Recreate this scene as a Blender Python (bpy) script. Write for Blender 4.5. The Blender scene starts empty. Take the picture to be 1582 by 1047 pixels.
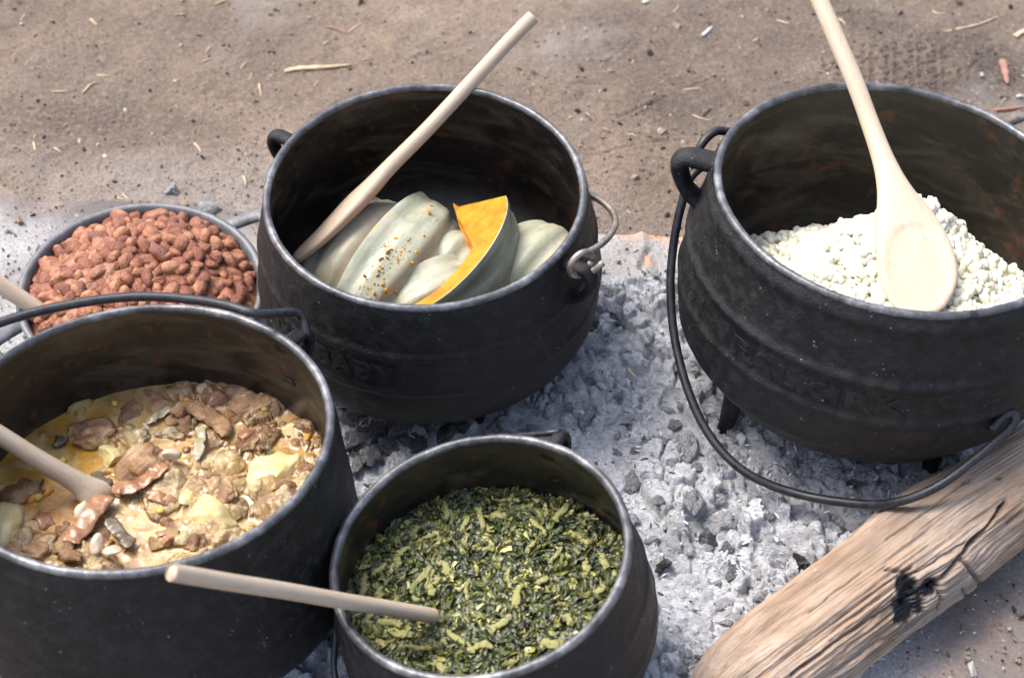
import bpy, bmesh, math, random
import numpy as np
from mathutils import Vector, Quaternion, Matrix
from mathutils import noise as mnoise

random.seed(7); rng = np.random.default_rng(7)
scn = bpy.context.scene
COL = scn.collection
R_ = math.radians

# ------------------------------------------------------------------ camera, sky, sun, exposure
FPX, PITCH, HC = 2600.0, R_(46.0), 1.267          # focal length in photo pixels, tilt down, height above ground
cam_d = bpy.data.cameras.new('camera'); cam = bpy.data.objects.new('camera', cam_d); COL.objects.link(cam)
cam.location = (0, 0, HC); cam.rotation_euler = (R_(90) - PITCH, 0, 0)
cam_d.sensor_width = 36; cam_d.lens = 36 * FPX / 1582; cam_d.clip_start = 0.05; cam_d.clip_end = 400
cam_d.dof.use_dof = True; cam_d.dof.focus_distance = 1.56; cam_d.dof.aperture_fstop = 6.3
scn.camera = cam
world = bpy.data.worlds.new('World'); scn.world = world; world.use_nodes = True
wn = world.node_tree; wn.nodes.clear()
sky = wn.nodes.new('ShaderNodeTexSky'); sky.sky_type = 'NISHITA'; sky.sun_disc = False
SUN_EL, SUN_AZ = 60.0, -62.0                       # azimuth from +Y (away from the camera), clockwise
sky.sun_elevation = R_(SUN_EL); sky.sun_rotation = R_(SUN_AZ); sky.air_density = 1.0; sky.dust_density = 4.0; sky.ozone_density = 1.0
bg = wn.nodes.new('ShaderNodeBackground'); bg.inputs['Strength'].default_value = 0.15
wo = wn.nodes.new('ShaderNodeOutputWorld')
hs = wn.nodes.new('ShaderNodeHueSaturation'); hs.inputs['Saturation'].default_value = .88   # hazy, washed-out sky
wn.links.new(sky.outputs[0], hs.inputs['Color']); wn.links.new(hs.outputs[0], bg.inputs[0]); wn.links.new(bg.outputs[0], wo.inputs[0])
sun_d = bpy.data.lights.new('sun', 'SUN'); sun_d.energy = 1.5; sun_d.angle = R_(28); sun_d.color = (1, 0.96, 0.9)
sun = bpy.data.objects.new('sun', sun_d); COL.objects.link(sun)
az, el = R_(SUN_AZ), R_(SUN_EL)
sdir = Vector((math.sin(az) * math.cos(el), math.cos(az) * math.cos(el), math.sin(el)))
sun.rotation_euler = sdir.to_track_quat('Z', 'Y').to_euler(); sun.location = sdir * 5
scn.view_settings.view_transform = 'Standard'; scn.view_settings.look = 'None'
scn.view_settings.gamma = 1; scn.view_settings.exposure = 1.4; scn.view_settings.use_curve_mapping = False

# ------------------------------------------------------------------ measuring helpers
CP, SP = math.cos(PITCH), math.sin(PITCH)
def ray(px, py):
    u = (px - 791) / FPX; y = -(py - 523.5) / FPX
    return np.array([u, y * SP + CP, y * CP - SP])
def at(px, py, Z):
    d = ray(px, py); return np.array([0, 0, HC]) + d * ((Z - HC) / d[2])

# ------------------------------------------------------------------ numpy noise
def _h(ix, iy, s):
    n = (ix.astype(np.int64) * 374761393 + iy.astype(np.int64) * 668265263 + s * 974634777) & 0x7fffffff
    n = ((n ^ (n >> 13)) * 1274126177) & 0x7fffffff
    n = (n ^ (n >> 16)) & 0xffff
    return n / 65535.0
def vnoise(x, y, s=0):
    ix = np.floor(x); iy = np.floor(y); fx = x - ix; fy = y - iy
    fx = fx * fx * (3 - 2 * fx); fy = fy * fy * (3 - 2 * fy)
    a = _h(ix, iy, s); b = _h(ix + 1, iy, s); c = _h(ix, iy + 1, s); d = _h(ix + 1, iy + 1, s)
    return (a + (b - a) * fx) * (1 - fy) + (c + (d - c) * fx) * fy
def fbm(x, y, s=0, o=4):
    t = 0; a = .5
    for i in range(o):
        t = t + a * (vnoise(x, y, s + i * 17) - .5) * 2; x = x * 2.03 + 5.1; y = y * 2.03 + 3.7; a *= .5
    return t
def worley(x, y, s=0, jit=.9):
    """F1, F2, cell random, vector to the cell's point"""
    ix = np.floor(x); iy = np.floor(y)
    f1 = np.full(x.shape, 9.); f2 = np.full(x.shape, 9.); cid = np.zeros(x.shape); dx1 = np.zeros(x.shape); dy1 = np.zeros(x.shape)
    for i in (-1, 0, 1):
        for j in (-1, 0, 1):
            cx = ix + i; cy = iy + j
            px = cx + .5 + jit * (_h(cx, cy, s) - .5); py = cy + .5 + jit * (_h(cx, cy, s + 51) - .5)
            dx = x - px; dy = y - py; d = np.hypot(dx, dy)
            m = d < f1
            f2 = np.where(m, f1, np.minimum(f2, d)); f1 = np.where(m, d, f1)
            cid = np.where(m, _h(cx, cy, s + 99), cid); dx1 = np.where(m, dx, dx1); dy1 = np.where(m, dy, dy1)
    return f1, f2, cid, dx1, dy1
def sstep(a, b, x):
    t = np.clip((x - a) / (b - a), 0, 1); return t * t * (3 - 2 * t)

# ------------------------------------------------------------------ mesh helpers
def mesh_np(name, V, F, smooth=True, col=None, attrs=None):
    V = np.asarray(V, np.float32); me = bpy.data.meshes.new(name)
    groups = F if isinstance(F, list) and len(F) and isinstance(F[0], np.ndarray) and F[0].ndim == 2 else [np.asarray(F, np.int32)]
    me.vertices.add(len(V)); me.vertices.foreach_set('co', V.ravel())
    tot = np.concatenate([np.full(len(g), g.shape[1], np.int32) for g in groups])
    loops = np.concatenate([g.astype(np.int32).ravel() for g in groups])
    me.loops.add(len(loops)); me.loops.foreach_set('vertex_index', loops)
    me.polygons.add(len(tot)); me.polygons.foreach_set('loop_start', np.concatenate([[0], np.cumsum(tot)[:-1]]).astype(np.int32))
    me.polygons.foreach_set('use_smooth', np.full(len(tot), bool(smooth)))
    me.update(calc_edges=True)
    if col is not None:
        a = me.attributes.new('Col', 'FLOAT_COLOR', 'POINT'); c = np.ones((len(V), 4), np.float32); c[:, :3] = col; a.data.foreach_set('color', c.ravel())
    for k, v in (attrs or {}).items():
        a = me.attributes.new(k, 'FLOAT', 'POINT'); a.data.foreach_set('value', np.asarray(v, np.float32).ravel())
    return me
def link(name, me, mat=None, parent=None, loc=None):
    o = bpy.data.objects.new(name, me); COL.objects.link(o)
    if mat is not None and me is not None and not me.materials: me.materials.append(mat)
    if parent is not None: o.parent = parent
    if loc is not None: o.location = loc
    return o
def tag(o, label, cat, group=None):
    o['label'] = label; o['category'] = cat
    if group: o['group'] = group
    return o
def empty(name, loc, quat=None):
    o = bpy.data.objects.new(name, None); COL.objects.link(o); o.location = loc; o.empty_display_size = .05
    if quat is not None: o.rotation_mode = 'QUATERNION'; o.rotation_quaternion = quat
    return o
def grid_faces(nu, nv, wrapv=False):
    i = np.arange(nu - 1)[:, None]; j = np.arange(nv if wrapv else nv - 1)[None, :]; j2 = (j + 1) % nv
    return np.stack([i * nv + j, (i + 1) * nv + j, (i + 1) * nv + j2, i * nv + j2], -1).reshape(-1, 4)
def catmull(P, n):
    P = np.asarray(P, float); Q = np.vstack([2 * P[0] - P[1], P, 2 * P[-1] - P[-2]]); out = []
    for i in range(len(P) - 1):
        t = np.linspace(0, 1, n, endpoint=False)[:, None]; a, b, c, d = Q[i:i + 4]
        out.append(.5 * (2 * b + (c - a) * t + (2 * a - 5 * b + 4 * c - d) * t ** 2 + (3 * b - a - 3 * c + d) * t ** 3))
    return np.vstack(out + [P[-1:]])
def tube(P, rad, seg=12, cap=True, flat=None, ref=(0, 0, 1)):
    """swept tube; rad scalar or (n,) ; flat=(a,b) scales of the cross-section; returns V,F(list)"""
    P = np.asarray(P, float); n = len(P); rad = np.broadcast_to(np.asarray(rad, float), (n,))
    T = np.gradient(P, axis=0); T /= np.linalg.norm(T, axis=1)[:, None] + 1e-12
    ref = np.asarray(ref, float); N = ref - T[0] * (ref @ T[0])
    if np.linalg.norm(N) < 1e-3: N = np.array([1, 0, 0.]) - T[0] * T[0][0]
    N /= np.linalg.norm(N); rings = []
    t = np.linspace(0, 2 * np.pi, seg, endpoint=False)
    fa, fb = flat if flat is not None else (1, 1)
    fa = np.broadcast_to(fa, (n,)); fb = np.broadcast_to(fb, (n,))
    for i in range(n):
        N = N - T[i] * (N @ T[i]); N /= np.linalg.norm(N); B = np.cross(T[i], N)
        rings.append(P[i] + rad[i] * (fa[i] * np.cos(t)[:, None] * N + fb[i] * np.sin(t)[:, None] * B))
    V = np.vstack(rings); F = [grid_faces(n, seg, True)[:, ::-1]]
    if cap:
        V = np.vstack([V, P[0], P[-1]]); k = np.arange(seg); k2 = (k + 1) % seg; m = n * seg
        F.append(np.vstack([np.stack([np.full(seg, m), k, k2], 1)[:, ::-1], np.stack([np.full(seg, m + 1), (n - 1) * seg + k2, (n - 1) * seg + k], 1)[:, ::-1]]))
    return V, F
def join(*parts):
    Vs, quads, tris, off = [], [], [], 0
    for V, F in parts:
        for g in (F if isinstance(F, list) else [F]):
            (quads if g.shape[1] == 4 else tris).append(g + off)
        Vs.append(V); off += len(V)
    out = []
    if quads: out.append(np.vstack(quads))
    if tris: out.append(np.vstack(tris))
    return np.vstack(Vs), out
_ico = {}
def ico(sub):
    if sub not in _ico:
        bm = bmesh.new(); bmesh.ops.create_icosphere(bm, subdivisions=sub, radius=1)
        _ico[sub] = (np.array([v.co[:] for v in bm.verts]), np.array([[v.index for v in f.verts] for f in bm.faces])); bm.free()
    V, F = _ico[sub]; return V.copy(), F
def n3(V, scale, seed=0, o=3):
    s = Vector((seed * 13.7, seed * 7.3, seed * 3.1))
    return np.array([mnoise.fractal(Vector(v) * scale + s, 1.0, 2.0, o) for v in V])
class Acc:
    def __init__(self): self.V, self.F, self.C, self.n = [], [], [], 0
    def add(self, tv, tf, M, t, col):
        v = tv @ np.asarray(M).T + t; self.V.append(v); self.F.append(tf + self.n); self.C.append(np.broadcast_to(col, (len(v), 3))); self.n += len(v)
    def mesh(self, name, smooth=True):
        return mesh_np(name, np.vstack(self.V), np.vstack(self.F), smooth, np.vstack(self.C))
def rotm(ax, ang):
    return np.array(Matrix.Rotation(ang, 3, Vector(ax)))
def rrot():
    q = rng.normal(size=4); q /= np.linalg.norm(q); return np.array(Quaternion(q).to_matrix())
def basis(x, z):
    x = np.asarray(x, float); x = x / np.linalg.norm(x); z = np.asarray(z, float); z = z - x * (z @ x); z /= np.linalg.norm(z)
    return np.stack([x, np.cross(z, x), z], 1)
def quat_of(M): return Matrix(M.tolist()).to_quaternion()

# ------------------------------------------------------------------ materials
class NT:
    def __init__(self, name):
        self.m = bpy.data.materials.new(name); self.m.use_nodes = True; self.t = self.m.node_tree; self.t.nodes.clear()
        self.out = self.t.nodes.new('ShaderNodeOutputMaterial'); self.b = self.t.nodes.new('ShaderNodeBsdfPrincipled')
        self.t.links.new(self.b.outputs[0], self.out.inputs[0])
    def n(self, ty, **k):
        x = self.t.nodes.new(ty)
        for a, v in k.items(): setattr(x, a, v)
        return x
    def put(self, sock, v):
        if isinstance(v, bpy.types.NodeSocket): self.t.links.new(v, sock)
        elif v is not None:
            if isinstance(v, tuple) and len(v) == 3 and sock.type == 'RGBA': v = v + (1,)
            sock.default_value = v
    def co(self, scale=(1, 1, 1)):
        c = self.n('ShaderNodeTexCoord'); mp = self.n('ShaderNodeMapping'); mp.inputs['Scale'].default_value = scale
        self.t.links.new(c.outputs['Object'], mp.inputs[0]); return mp.outputs[0]
    def attr(self, name, fac=False):
        a = self.n('ShaderNodeAttribute', attribute_name=name); return a.outputs['Fac' if fac else 'Color']
    def noise(self, scale, detail=4, rough=.55, vec=None, dist=0):
        x = self.n('ShaderNodeTexNoise'); x.inputs['Scale'].default_value = scale; x.inputs['Detail'].default_value = detail
        x.inputs['Roughness'].default_value = rough; x.inputs['Distortion'].default_value = dist
        self.put(x.inputs['Vector'], vec if vec is not None else self.co()); return x.outputs['Fac']
    def voro(self, scale, vec=None, feature='F1', out='Distance'):
        x = self.n('ShaderNodeTexVoronoi', feature=feature); x.inputs['Scale'].default_value = scale
        self.put(x.inputs['Vector'], vec if vec is not None else self.co()); return x.outputs[out]
    def ramp(self, fac, *stops):
        r = self.n('ShaderNodeValToRGB'); e = r.color_ramp.elements
        while len(e) < len(stops): e.new(.5)
        for k, (p, c) in enumerate(stops):
            e[k].position = p; e[k].color = (c + (1,)) if isinstance(c, tuple) else (c, c, c, 1)
        self.put(r.inputs[0], fac); return r.outputs[0]
    def mix(self, fac, a, b, mode='MIX'):
        x = self.n('ShaderNodeMix', data_type='RGBA', blend_type=mode)
        self.put(x.inputs[0], fac); self.put(x.inputs[6], a); self.put(x.inputs[7], b); return x.outputs[2]
    def math(self, op, a, b=None):
        x = self.n('ShaderNodeMath', operation=op); self.put(x.inputs[0], a)
        if b is not None: self.put(x.inputs[1], b)
        return x.outputs[0]
    def bump(self, h, strength=.5, dist=.002, prev=None):
        x = self.n('ShaderNodeBump'); x.inputs['Strength'].default_value = strength; x.inputs['Distance'].default_value = dist
        self.put(x.inputs['Height'], h)
        if prev is not None: self.put(x.inputs['Normal'], prev)
        return x.outputs[0]
    def rand(self):
        return self.n('ShaderNodeObjectInfo').outputs['Random']
    def done(self, color, rough=.6, normal=None, spec=.5, metal=0, sss=0, sssr=(.01, .006, .003), coat=0):
        self.put(self.b.inputs['Base Color'], color); self.put(self.b.inputs['Roughness'], rough)
        self.put(self.b.inputs['Normal'], normal); self.put(self.b.inputs['Specular IOR Level'], spec); self.put(self.b.inputs['Metallic'], metal)
        if sss:
            self.b.inputs['Subsurface Weight'].default_value = sss; self.b.inputs['Subsurface Radius'].default_value = sssr; self.b.inputs['Subsurface Scale'].default_value = 1
        if coat: self.b.inputs['Coat Weight'].default_value = coat; self.b.inputs['Coat Roughness'].default_value = .15
        return self.m

def m_iron_out():
    m = NT('sooty_cast_iron')
    big = m.noise(22, 5, .6); fine = m.noise(420, 4, .7); mid = m.noise(90, 5, .65)
    c = m.ramp(big, (.3, (.004, .004, .0045)), (.7, (.010, .009, .009)))
    dust = m.math('MULTIPLY', m.ramp(mid, (.45, 0.), (.7, 1.)), .5)
    c = m.mix(dust, c, (.034, .033, .035))
    brown = m.ramp(m.noise(30, 5, .6, dist=.5), (.6, 0.), (.8, 1.))
    c = m.mix(m.math('MULTIPLY', brown, .45), c, (.026, .016, .012))
    sp = m.ramp(m.voro(190), (.0, 1.), (.12, 1.), (.17, 0.))
    keep = m.ramp(m.noise(60, 3, .6), (.57, 0.), (.66, 1.))
    c = m.mix(m.math('MULTIPLY', m.math('MULTIPLY', sp, keep), .5), c, (.45, .44, .43))
    nrm = m.bump(m.math('ADD', fine, m.math('MULTIPLY', mid, 1.3)), .6, .0018)
    return m.done(c, m.ramp(mid, (.3, .40), (.7, .66)), nrm, .30)
def m_iron_in():
    m = NT('seasoned_pot_inside')
    big = m.noise(14, 6, .65, m.co((1, 1, 1.6)), .8); mid = m.noise(80, 5, .65)
    c = m.ramp(big, (.35, (.007, .006, .005)), (.55, (.020, .015, .011)), (.75, (.05, .035, .022)))
    st = m.ramp(m.noise(8, 5, .65, m.co((1, 1, 3.2)), 1.0), (.52, 0.), (.74, 1.))
    c = m.mix(m.math('MULTIPLY', st, .7), c, (.11, .095, .062))
    rs = m.ramp(m.noise(45, 4, .6), (.58, 0.), (.70, 1.))
    c = m.mix(m.math('MULTIPLY', rs, .6), c, (.13, .045, .015))
    sp = m.ramp(m.voro(130), (.0, 1.), (.07, 1.), (.10, 0.)); keep = m.ramp(m.noise(40, 3, .6), (.62, 0.), (.68, 1.))
    c = m.mix(m.math('MULTIPLY', m.math('MULTIPLY', sp, keep), .7), c, (.35, .27, .14))
    return m.done(c, m.ramp(mid, (.3, .30), (.7, .5)), m.bump(mid, .35, .0012), .5)
def m_rim():
    m = NT('worn_iron_rim'); k = m.noise(70, 5, .7); f = m.noise(300, 3, .6)
    c = m.ramp(m.mix(.5, k, m.noise(22, 4, .6)), (.38, (.025, .025, .027)), (.52, (.10, .10, .105)), (.66, (.28, .28, .285)))
    return m.done(c, m.ramp(f, (.3, .3), (.7, .5)), m.bump(f, .4, .0008), .6, .35)
def m_wire():
    m = NT('blackened_wire'); k = m.noise(120, 5, .7)
    return m.done(m.ramp(k, (.35, (.010, .010, .012)), (.7, (.035, .035, .04))), m.ramp(k, (.3, .35), (.7, .55)), m.bump(k, .4, .0008), .5, .2)
def m_bare_wire():
    m = NT('bare_rusted_wire'); k = m.noise(90, 5, .7)
    return m.done(m.ramp(k, (.35, (.16, .12, .09)), (.6, (.32, .29, .25)), (.8, (.2, .10, .06))), .45, m.bump(k, .4, .0006), .5, .6)
def m_wood_spoon():
    m = NT('pale_spoon_wood')
    g = m.noise(26, 5, .6, m.co((.35, 7, 7))); f = m.noise(160, 4, .6, m.co((.35, 5, 5)))
    c = m.ramp(g, (.25, (.42, .325, .23)), (.75, (.50, .405, .305)))
    c = m.mix(m.math('MULTIPLY', m.ramp(f, (.5, 0.), (.8, 1.)), .55), c, (.30, .20, .12))
    st = m.ramp(m.noise(28, 4, .6), (.62, 0.), (.74, 1.))
    c = m.mix(m.math('MULTIPLY', st, .35), c, (.6, .40, .20))
    return m.done(c, .5, m.bump(f, .25, .0006), .35, sss=.05, sssr=(.006, .004, .002))
def m_log():
    m = NT('weathered_log_wood')
    g = m.noise(18, 8, .72, m.co((.9, 3, 3)), .5); f = m.noise(120, 5, .75, m.co((.16, 3, 3))); b = m.noise(9, 5, .6)
    c = m.ramp(g, (.28, (.22, .145, .10)), (.45, (.36, .26, .185)), (.65, (.46, .36, .275)), (.8, (.53, .44, .36)))
    c = m.mix(m.math('MULTIPLY', m.ramp(b, (.48, 0.), (.68, 1.)), .6), c, (.34, .20, .11))
    c = m.mix(m.math('MULTIPLY', m.ramp(m.noise(14, 5, .6, m.co((.7, 2, 2))), (.55, 0.), (.75, 1.)), .6), c, (.48, .43, .39))
    c = m.mix(m.math('MULTIPLY', m.ramp(f, (.52, 0.), (.62, 1.)), .6), c, (.19, .12, .08))
    ash = m.ramp(m.noise(42, 5, .65), (.66, 0.), (.70, 1.))
    c = m.mix(m.math('MULTIPLY', ash, .55), c, (.62, .58, .55))
    c = m.mix(m.ramp(m.noise(6, 4, .6), (.46, 0.), (.66, .4)), c, (.28, .235, .20))
    c = m.mix(m.math('MULTIPLY', m.attr('crack', True), .85), c, (.05, .03, .02))
    c = m.mix(m.attr('char', True), c, (.006, .006, .007))
    nrm = m.bump(m.math('ADD', m.math('MULTIPLY', g, .5), m.math('MULTIPLY', f, .8)), .6, .0016)
    return m.done(c, m.mix(m.attr('char', True), (.75,) * 3, (.35,) * 3), nrm, .3)
def m_dirt():
    m = NT('trodden_dirt')
    v = m.co(); b = m.noise(2.6, 6, .6, v); md = m.noise(14, 6, .65, v); f = m.noise(330, 4, .7, v); ff = m.noise(900, 2, .6, v)
    c = m.ramp(b, (.32, (.175, .128, .098)), (.5, (.24, .182, .140)), (.66, (.32, .25, .19)))
    c = m.mix(m.ramp(md, (.42, 0.), (.70, .7)), c, (.155, .116, .09))
    c = m.mix(m.math('MULTIPLY', m.ramp(m.noise(7, 5, .6, v), (.58, 0.), (.75, 1.)), .7), c, (.43, .33, .22))
    c = m.mix(m.attr('sooty', True), c, (.085, .066, .058))
    dust = m.math('MULTIPLY', m.attr('ashy', True), m.ramp(m.noise(20, 6, .7, v), (.25, .35), (.65, 1.)))
    c = m.mix(dust, c, (.42, .405, .40))
    c = m.mix(m.ramp(f, (.38, .85), (.56, 0.)), c, m.mix(.6, c, (.03, .024, .02)))
    c = m.mix(m.ramp(m.noise(150, 5, .75, v), (.52, 0.), (.68, .5)), c, (.36, .285, .22))
    c = m.mix(m.ramp(ff, (.60, 0.), (.72, .7)), c, (.40, .34, .28))
    wh = m.ramp(m.voro(110, v), (.0, 1.), (.075, 1.), (.10, 0.)); kp = m.ramp(m.noise(35, 4, .6, v), (.64, 0.), (.70, 1.))
    c = m.mix(m.math('MULTIPLY', wh, kp), c, (.5, .47, .44))
    c = m.mix(m.ramp(m.noise(4.5, 6, .65, v), (.55, 0.), (.72, .5)), c, (.30, .275, .26))
    bk = m.ramp(m.voro(85, m.co((1.1, .9, 1))), (.0, .7), (.05, .6), (.10, 0.)); kb = m.ramp(m.noise(24, 4, .6, v), (.54, 0.), (.62, 1.))
    c = m.mix(m.math('MULTIPLY', bk, kb), c, (.025, .023, .022))
    h = m.math('ADD', m.math('MULTIPLY', f, .7), m.math('ADD', m.math('MULTIPLY', ff, .3), md))
    return m.done(c, .9, m.bump(h, 1., .005), .2)
def m_ash():
    m = NT('wood_ash')
    a = m.attr('Col'); f = m.noise(260, 5, .7); g = m.noise(60, 6, .7); s = m.noise(140, 4, .7, m.co((1, 2.5, 1)), .8)
    c = m.mix(m.math('MULTIPLY', m.ramp(g, (.38, 1.), (.55, 0.)), .55), a, (.20, .205, .22))
    c = m.mix(m.math('MULTIPLY', m.ramp(s, (.30, 1.), (.42, 0.)), .8), c, (.06, .06, .065))
    c = m.mix(m.math('MULTIPLY', m.ramp(f, (.55, 0.), (.72, 1.)), .5), c, (.70, .69, .68))
    h = m.math('ADD', f, m.math('ADD', m.math('MULTIPLY', g, 1.2), s))
    return m.done(c, .95, m.bump(h, .9, .0035), .15)
def m_ashlump():
    m = NT('ash_coated_charcoal')
    v = m.co(); f = m.noise(7, 6, .7, m.co((1, 3.5, 3.5)), .5); g = m.noise(2.2, 5, .65, v); cr = m.voro(3.2, m.co((.6, 1.4, 1.4)), 'DISTANCE_TO_EDGE')
    oc = m.n('ShaderNodeObjectInfo').outputs['Color']
    c = m.mix(m.math('MULTIPLY', m.ramp(f, (.40, 1.), (.60, 0.)), .55), oc, m.mix(.75, oc, (.03, .03, .033)))
    c = m.mix(m.math('MULTIPLY', m.ramp(g, (.5, 0.), (.7, 1.)), .6), c, m.mix(.5, oc, (.72, .71, .70)))
    c = m.mix(m.ramp(cr, (.0, .7), (.05, 0.)), c, (.03, .03, .033))
    h = m.math('ADD', f, m.ramp(cr, (.0, 0.), (.08, 1.)))
    return m.done(c, .9, m.bump(h, .7, .05), .2)
def m_vcol(name, rough=.8, spec=.3, bump=(300, .4, .001), sss=0, var=.25):
    m = NT(name); a = m.attr('Col'); k = m.noise(bump[0], 4, .65)
    c = m.mix(m.math('MULTIPLY', m.ramp(k, (.4, 1.), (.6, 0.)), var), a, m.mix(.7, a, (.01, .01, .01)))
    return m.done(c, rough, m.bump(k, bump[1], bump[2]), spec, sss=sss)
def m_sheet():
    m = NT('rusty_dusted_sheet_metal')
    v = m.co(); b = m.noise(7, 6, .65, v); g = m.noise(30, 6, .7, v); f = m.noise(300, 4, .7, v)
    c = m.ramp(g, (.3, (.07, .052, .045)), (.55, (.14, .098, .078)), (.75, (.22, .15, .11)))
    c = m.mix(m.ramp(m.noise(11, 5, .6, v), (.42, 0.), (.62, .85)), c, (.06, .05, .045))
    d = m.math('MULTIPLY', m.attr('dust', True), m.ramp(b, (.30, .6), (.55, 1.)))
    c = m.mix(d, c, m.mix(m.ramp(f, (.35, 1.), (.6, 0.)), (.38, .375, .372), (.20, .196, .195)))
    c = m.mix(m.ramp(m.noise(120, 4, .7, v), (.62, 0.), (.72, .55)), c, (.5, .48, .47))
    c = m.mix(m.ramp(m.noise(16, 6, .7, v), (.52, 0.), (.70, .45)), c, (.17, .155, .148))
    c = m.mix(m.attr('rust', True), c, m.mix(m.ramp(g, (.35, 0.), (.65, 1.)), (.36, .17, .07), (.48, .33, .22)))
    return m.done(c, .8, m.bump(m.math('ADD', f, g), .6, .002), .25)
def m_beans(): 
    m = NT('brown_bean_skin')
    k = m.noise(70, 4, .6); f = m.noise(420, 4, .65); r = m.rand()
    c = m.ramp(r, (.0, (.16, .048, .028)), (.35, (.26, .088, .045)), (.7, (.33, .125, .062)), (1., (.42, .19, .10)))
    c = m.mix(m.ramp(k, (.4, .6), (.56, 0.)), c, (.16, .055, .03))
    c = m.mix(m.ramp(k, (.52, 0.), (.66, .7)), c, (.44, .23, .12))
    return m.done(c, m.ramp(k, (.4, .32), (.6, .55)), m.bump(m.math('ADD', f, m.math('MULTIPLY', k, 1.6)), .8, .0028), .45, sss=.08, sssr=(.006, .003, .002))
def m_sauce():
    m = NT('bean_sauce'); k = m.noise(90, 5, .65); f = m.noise(350, 4, .65)
    c = m.ramp(k, (.3, (.15, .055, .028)), (.6, (.30, .13, .06)), (.8, (.42, .22, .12)))
    return m.done(c, .33, m.bump(m.math('ADD', f, k), .6, .002), .5)
def m_corn():
    m = NT('white_maize'); k = m.noise(60, 4, .6); f = m.noise(500, 4, .6); b = m.noise(26, 4, .6)
    c = m.ramp(k, (.3, (.68, .635, .44)), (.55, (.75, .725, .60)), (.75, (.78, .76, .68)))
    c = m.mix(m.ramp(b, (.60, 0.), (.72, .55)), c, (.74, .62, .30))
    return m.done(c, .42, m.bump(f, .4, .0012), .5, sss=.2, sssr=(.005, .0045, .003))
def m_rind():
    m = NT('grey_green_pumpkin_rind'); k = m.noise(26, 5, .6); f = m.noise(160, 4, .6); w = m.noise(70, 5, .65)
    c = m.mix(m.rand(), m.ramp(k, (.3, (.215, .245, .165)), (.55, (.32, .345, .255)), (.75, (.43, .44, .345))), m.ramp(k, (.3, (.27, .265, .185)), (.55, (.39, .375, .285)), (.75, (.48, .46, .37))))
    c = m.mix(m.ramp(m.noise(90, 6, .7, m.co((.25, 2, 1))), (.5, 0.), (.66, .5)), c, (.52, .51, .43))
    c = m.mix(m.ramp(m.noise(140, 5, .7), (.58, 0.), (.70, .5)), c, (.22, .20, .13))
    c = m.mix(m.ramp(m.noise(45, 4, .6), (.54, 0.), (.75, .6)), c, (.46, .34, .15))
    c = m.mix(m.ramp(w, (.60, 0.), (.76, .5)), c, (.56, .55, .49))
    return m.done(c, m.ramp(w, (.3, .34), (.7, .55)), m.bump(m.math('ADD', f, w), .35, .0012), .45, sss=.05)
def m_flesh():
    m = NT('orange_pumpkin_flesh'); k = m.noise(60, 5, .6); f = m.noise(300, 4, .65, m.co((1, 1, 3)))
    c = m.ramp(k, (.3, (.50, .155, .005)), (.5, (.66, .265, .008)), (.72, (.72, .36, .02)))
    return m.done(c, .38, m.bump(m.math('ADD', f, m.math('MULTIPLY', k, 1.5)), .9, .003), .5, sss=.15, sssr=(.008, .004, .001))
def m_greenbase():
    m = NT('wilted_greens_mass'); k = m.noise(110, 6, .7); f = m.noise(420, 5, .7)
    c = m.ramp(k, (.3, (.024, .032, .010)), (.48, (.07, .08, .02)), (.64, (.15, .15, .035)), (.8, (.26, .25, .06)))
    return m.done(c, .32, m.bump(m.math('ADD', f, k), 1., .004), .5)
def m_broth():
    m = NT('oily_stew_gravy'); a = m.attr('Col'); k = m.noise(55, 6, .68); f = m.noise(260, 5, .7); b = m.noise(22, 5, .6)
    c = m.mix(m.ramp(m.noise(90, 5, .7), (.42, .6), (.56, 0.)), a, m.mix(.5, a, (.22, .10, .02)))
    c = m.mix(m.ramp(k, (.36, .65), (.52, 0.)), c, m.mix(.7, a, (.12, .05, .02)))
    c = m.mix(m.ramp(b, (.54, 0.), (.70, .65)), c, (.50, .40, .24))
    c = m.mix(m.ramp(f, (.60, 0.), (.74, .5)), c, (.56, .46, .30))
    L = m.attr('liquid', True)
    return m.done(c, m.mix(L, m.ramp(k, (.35, .12), (.65, .30)), (.16, .16, .16)), m.bump(m.math('MULTIPLY', m.math('ADD', k, m.math('MULTIPLY', f, .5)), m.math('SUBTRACT', 1.25, L)), .85, .006), .55, coat=.5)
def m_meat():
    m = NT('stewed_meat'); k = m.noise(60, 6, .68); f = m.noise(130, 5, .65, m.co((.5, 3, 1))); r = m.rand()
    c = m.mix(r, (.20, .095, .045), (.40, .235, .12))
    c = m.mix(m.ramp(k, (.38, .6), (.54, 0.)), c, (.15, .07, .04))
    c = m.mix(m.ramp(k, (.52, 0.), (.70, .75)), c, (.52, .39, .23))
    c = m.mix(m.ramp(m.noise(25, 4, .6), (.52, 0.), (.68, .7)), c, (.48, .31, .13))
    return m.done(c, m.ramp(k, (.35, .08), (.7, .26)), m.bump(m.math('ADD', f, k), 1., .004), .6, sss=.06)
def m_plain(name, lo, hi, rough=.4, sc=60, bump=.4, sss=0, spec=.5):
    m = NT(name); k = m.noise(sc, 5, .62); return m.done(m.ramp(k, (.3, lo), (.7, hi)), rough, m.bump(k, bump, .0015), spec, sss=sss)

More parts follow.
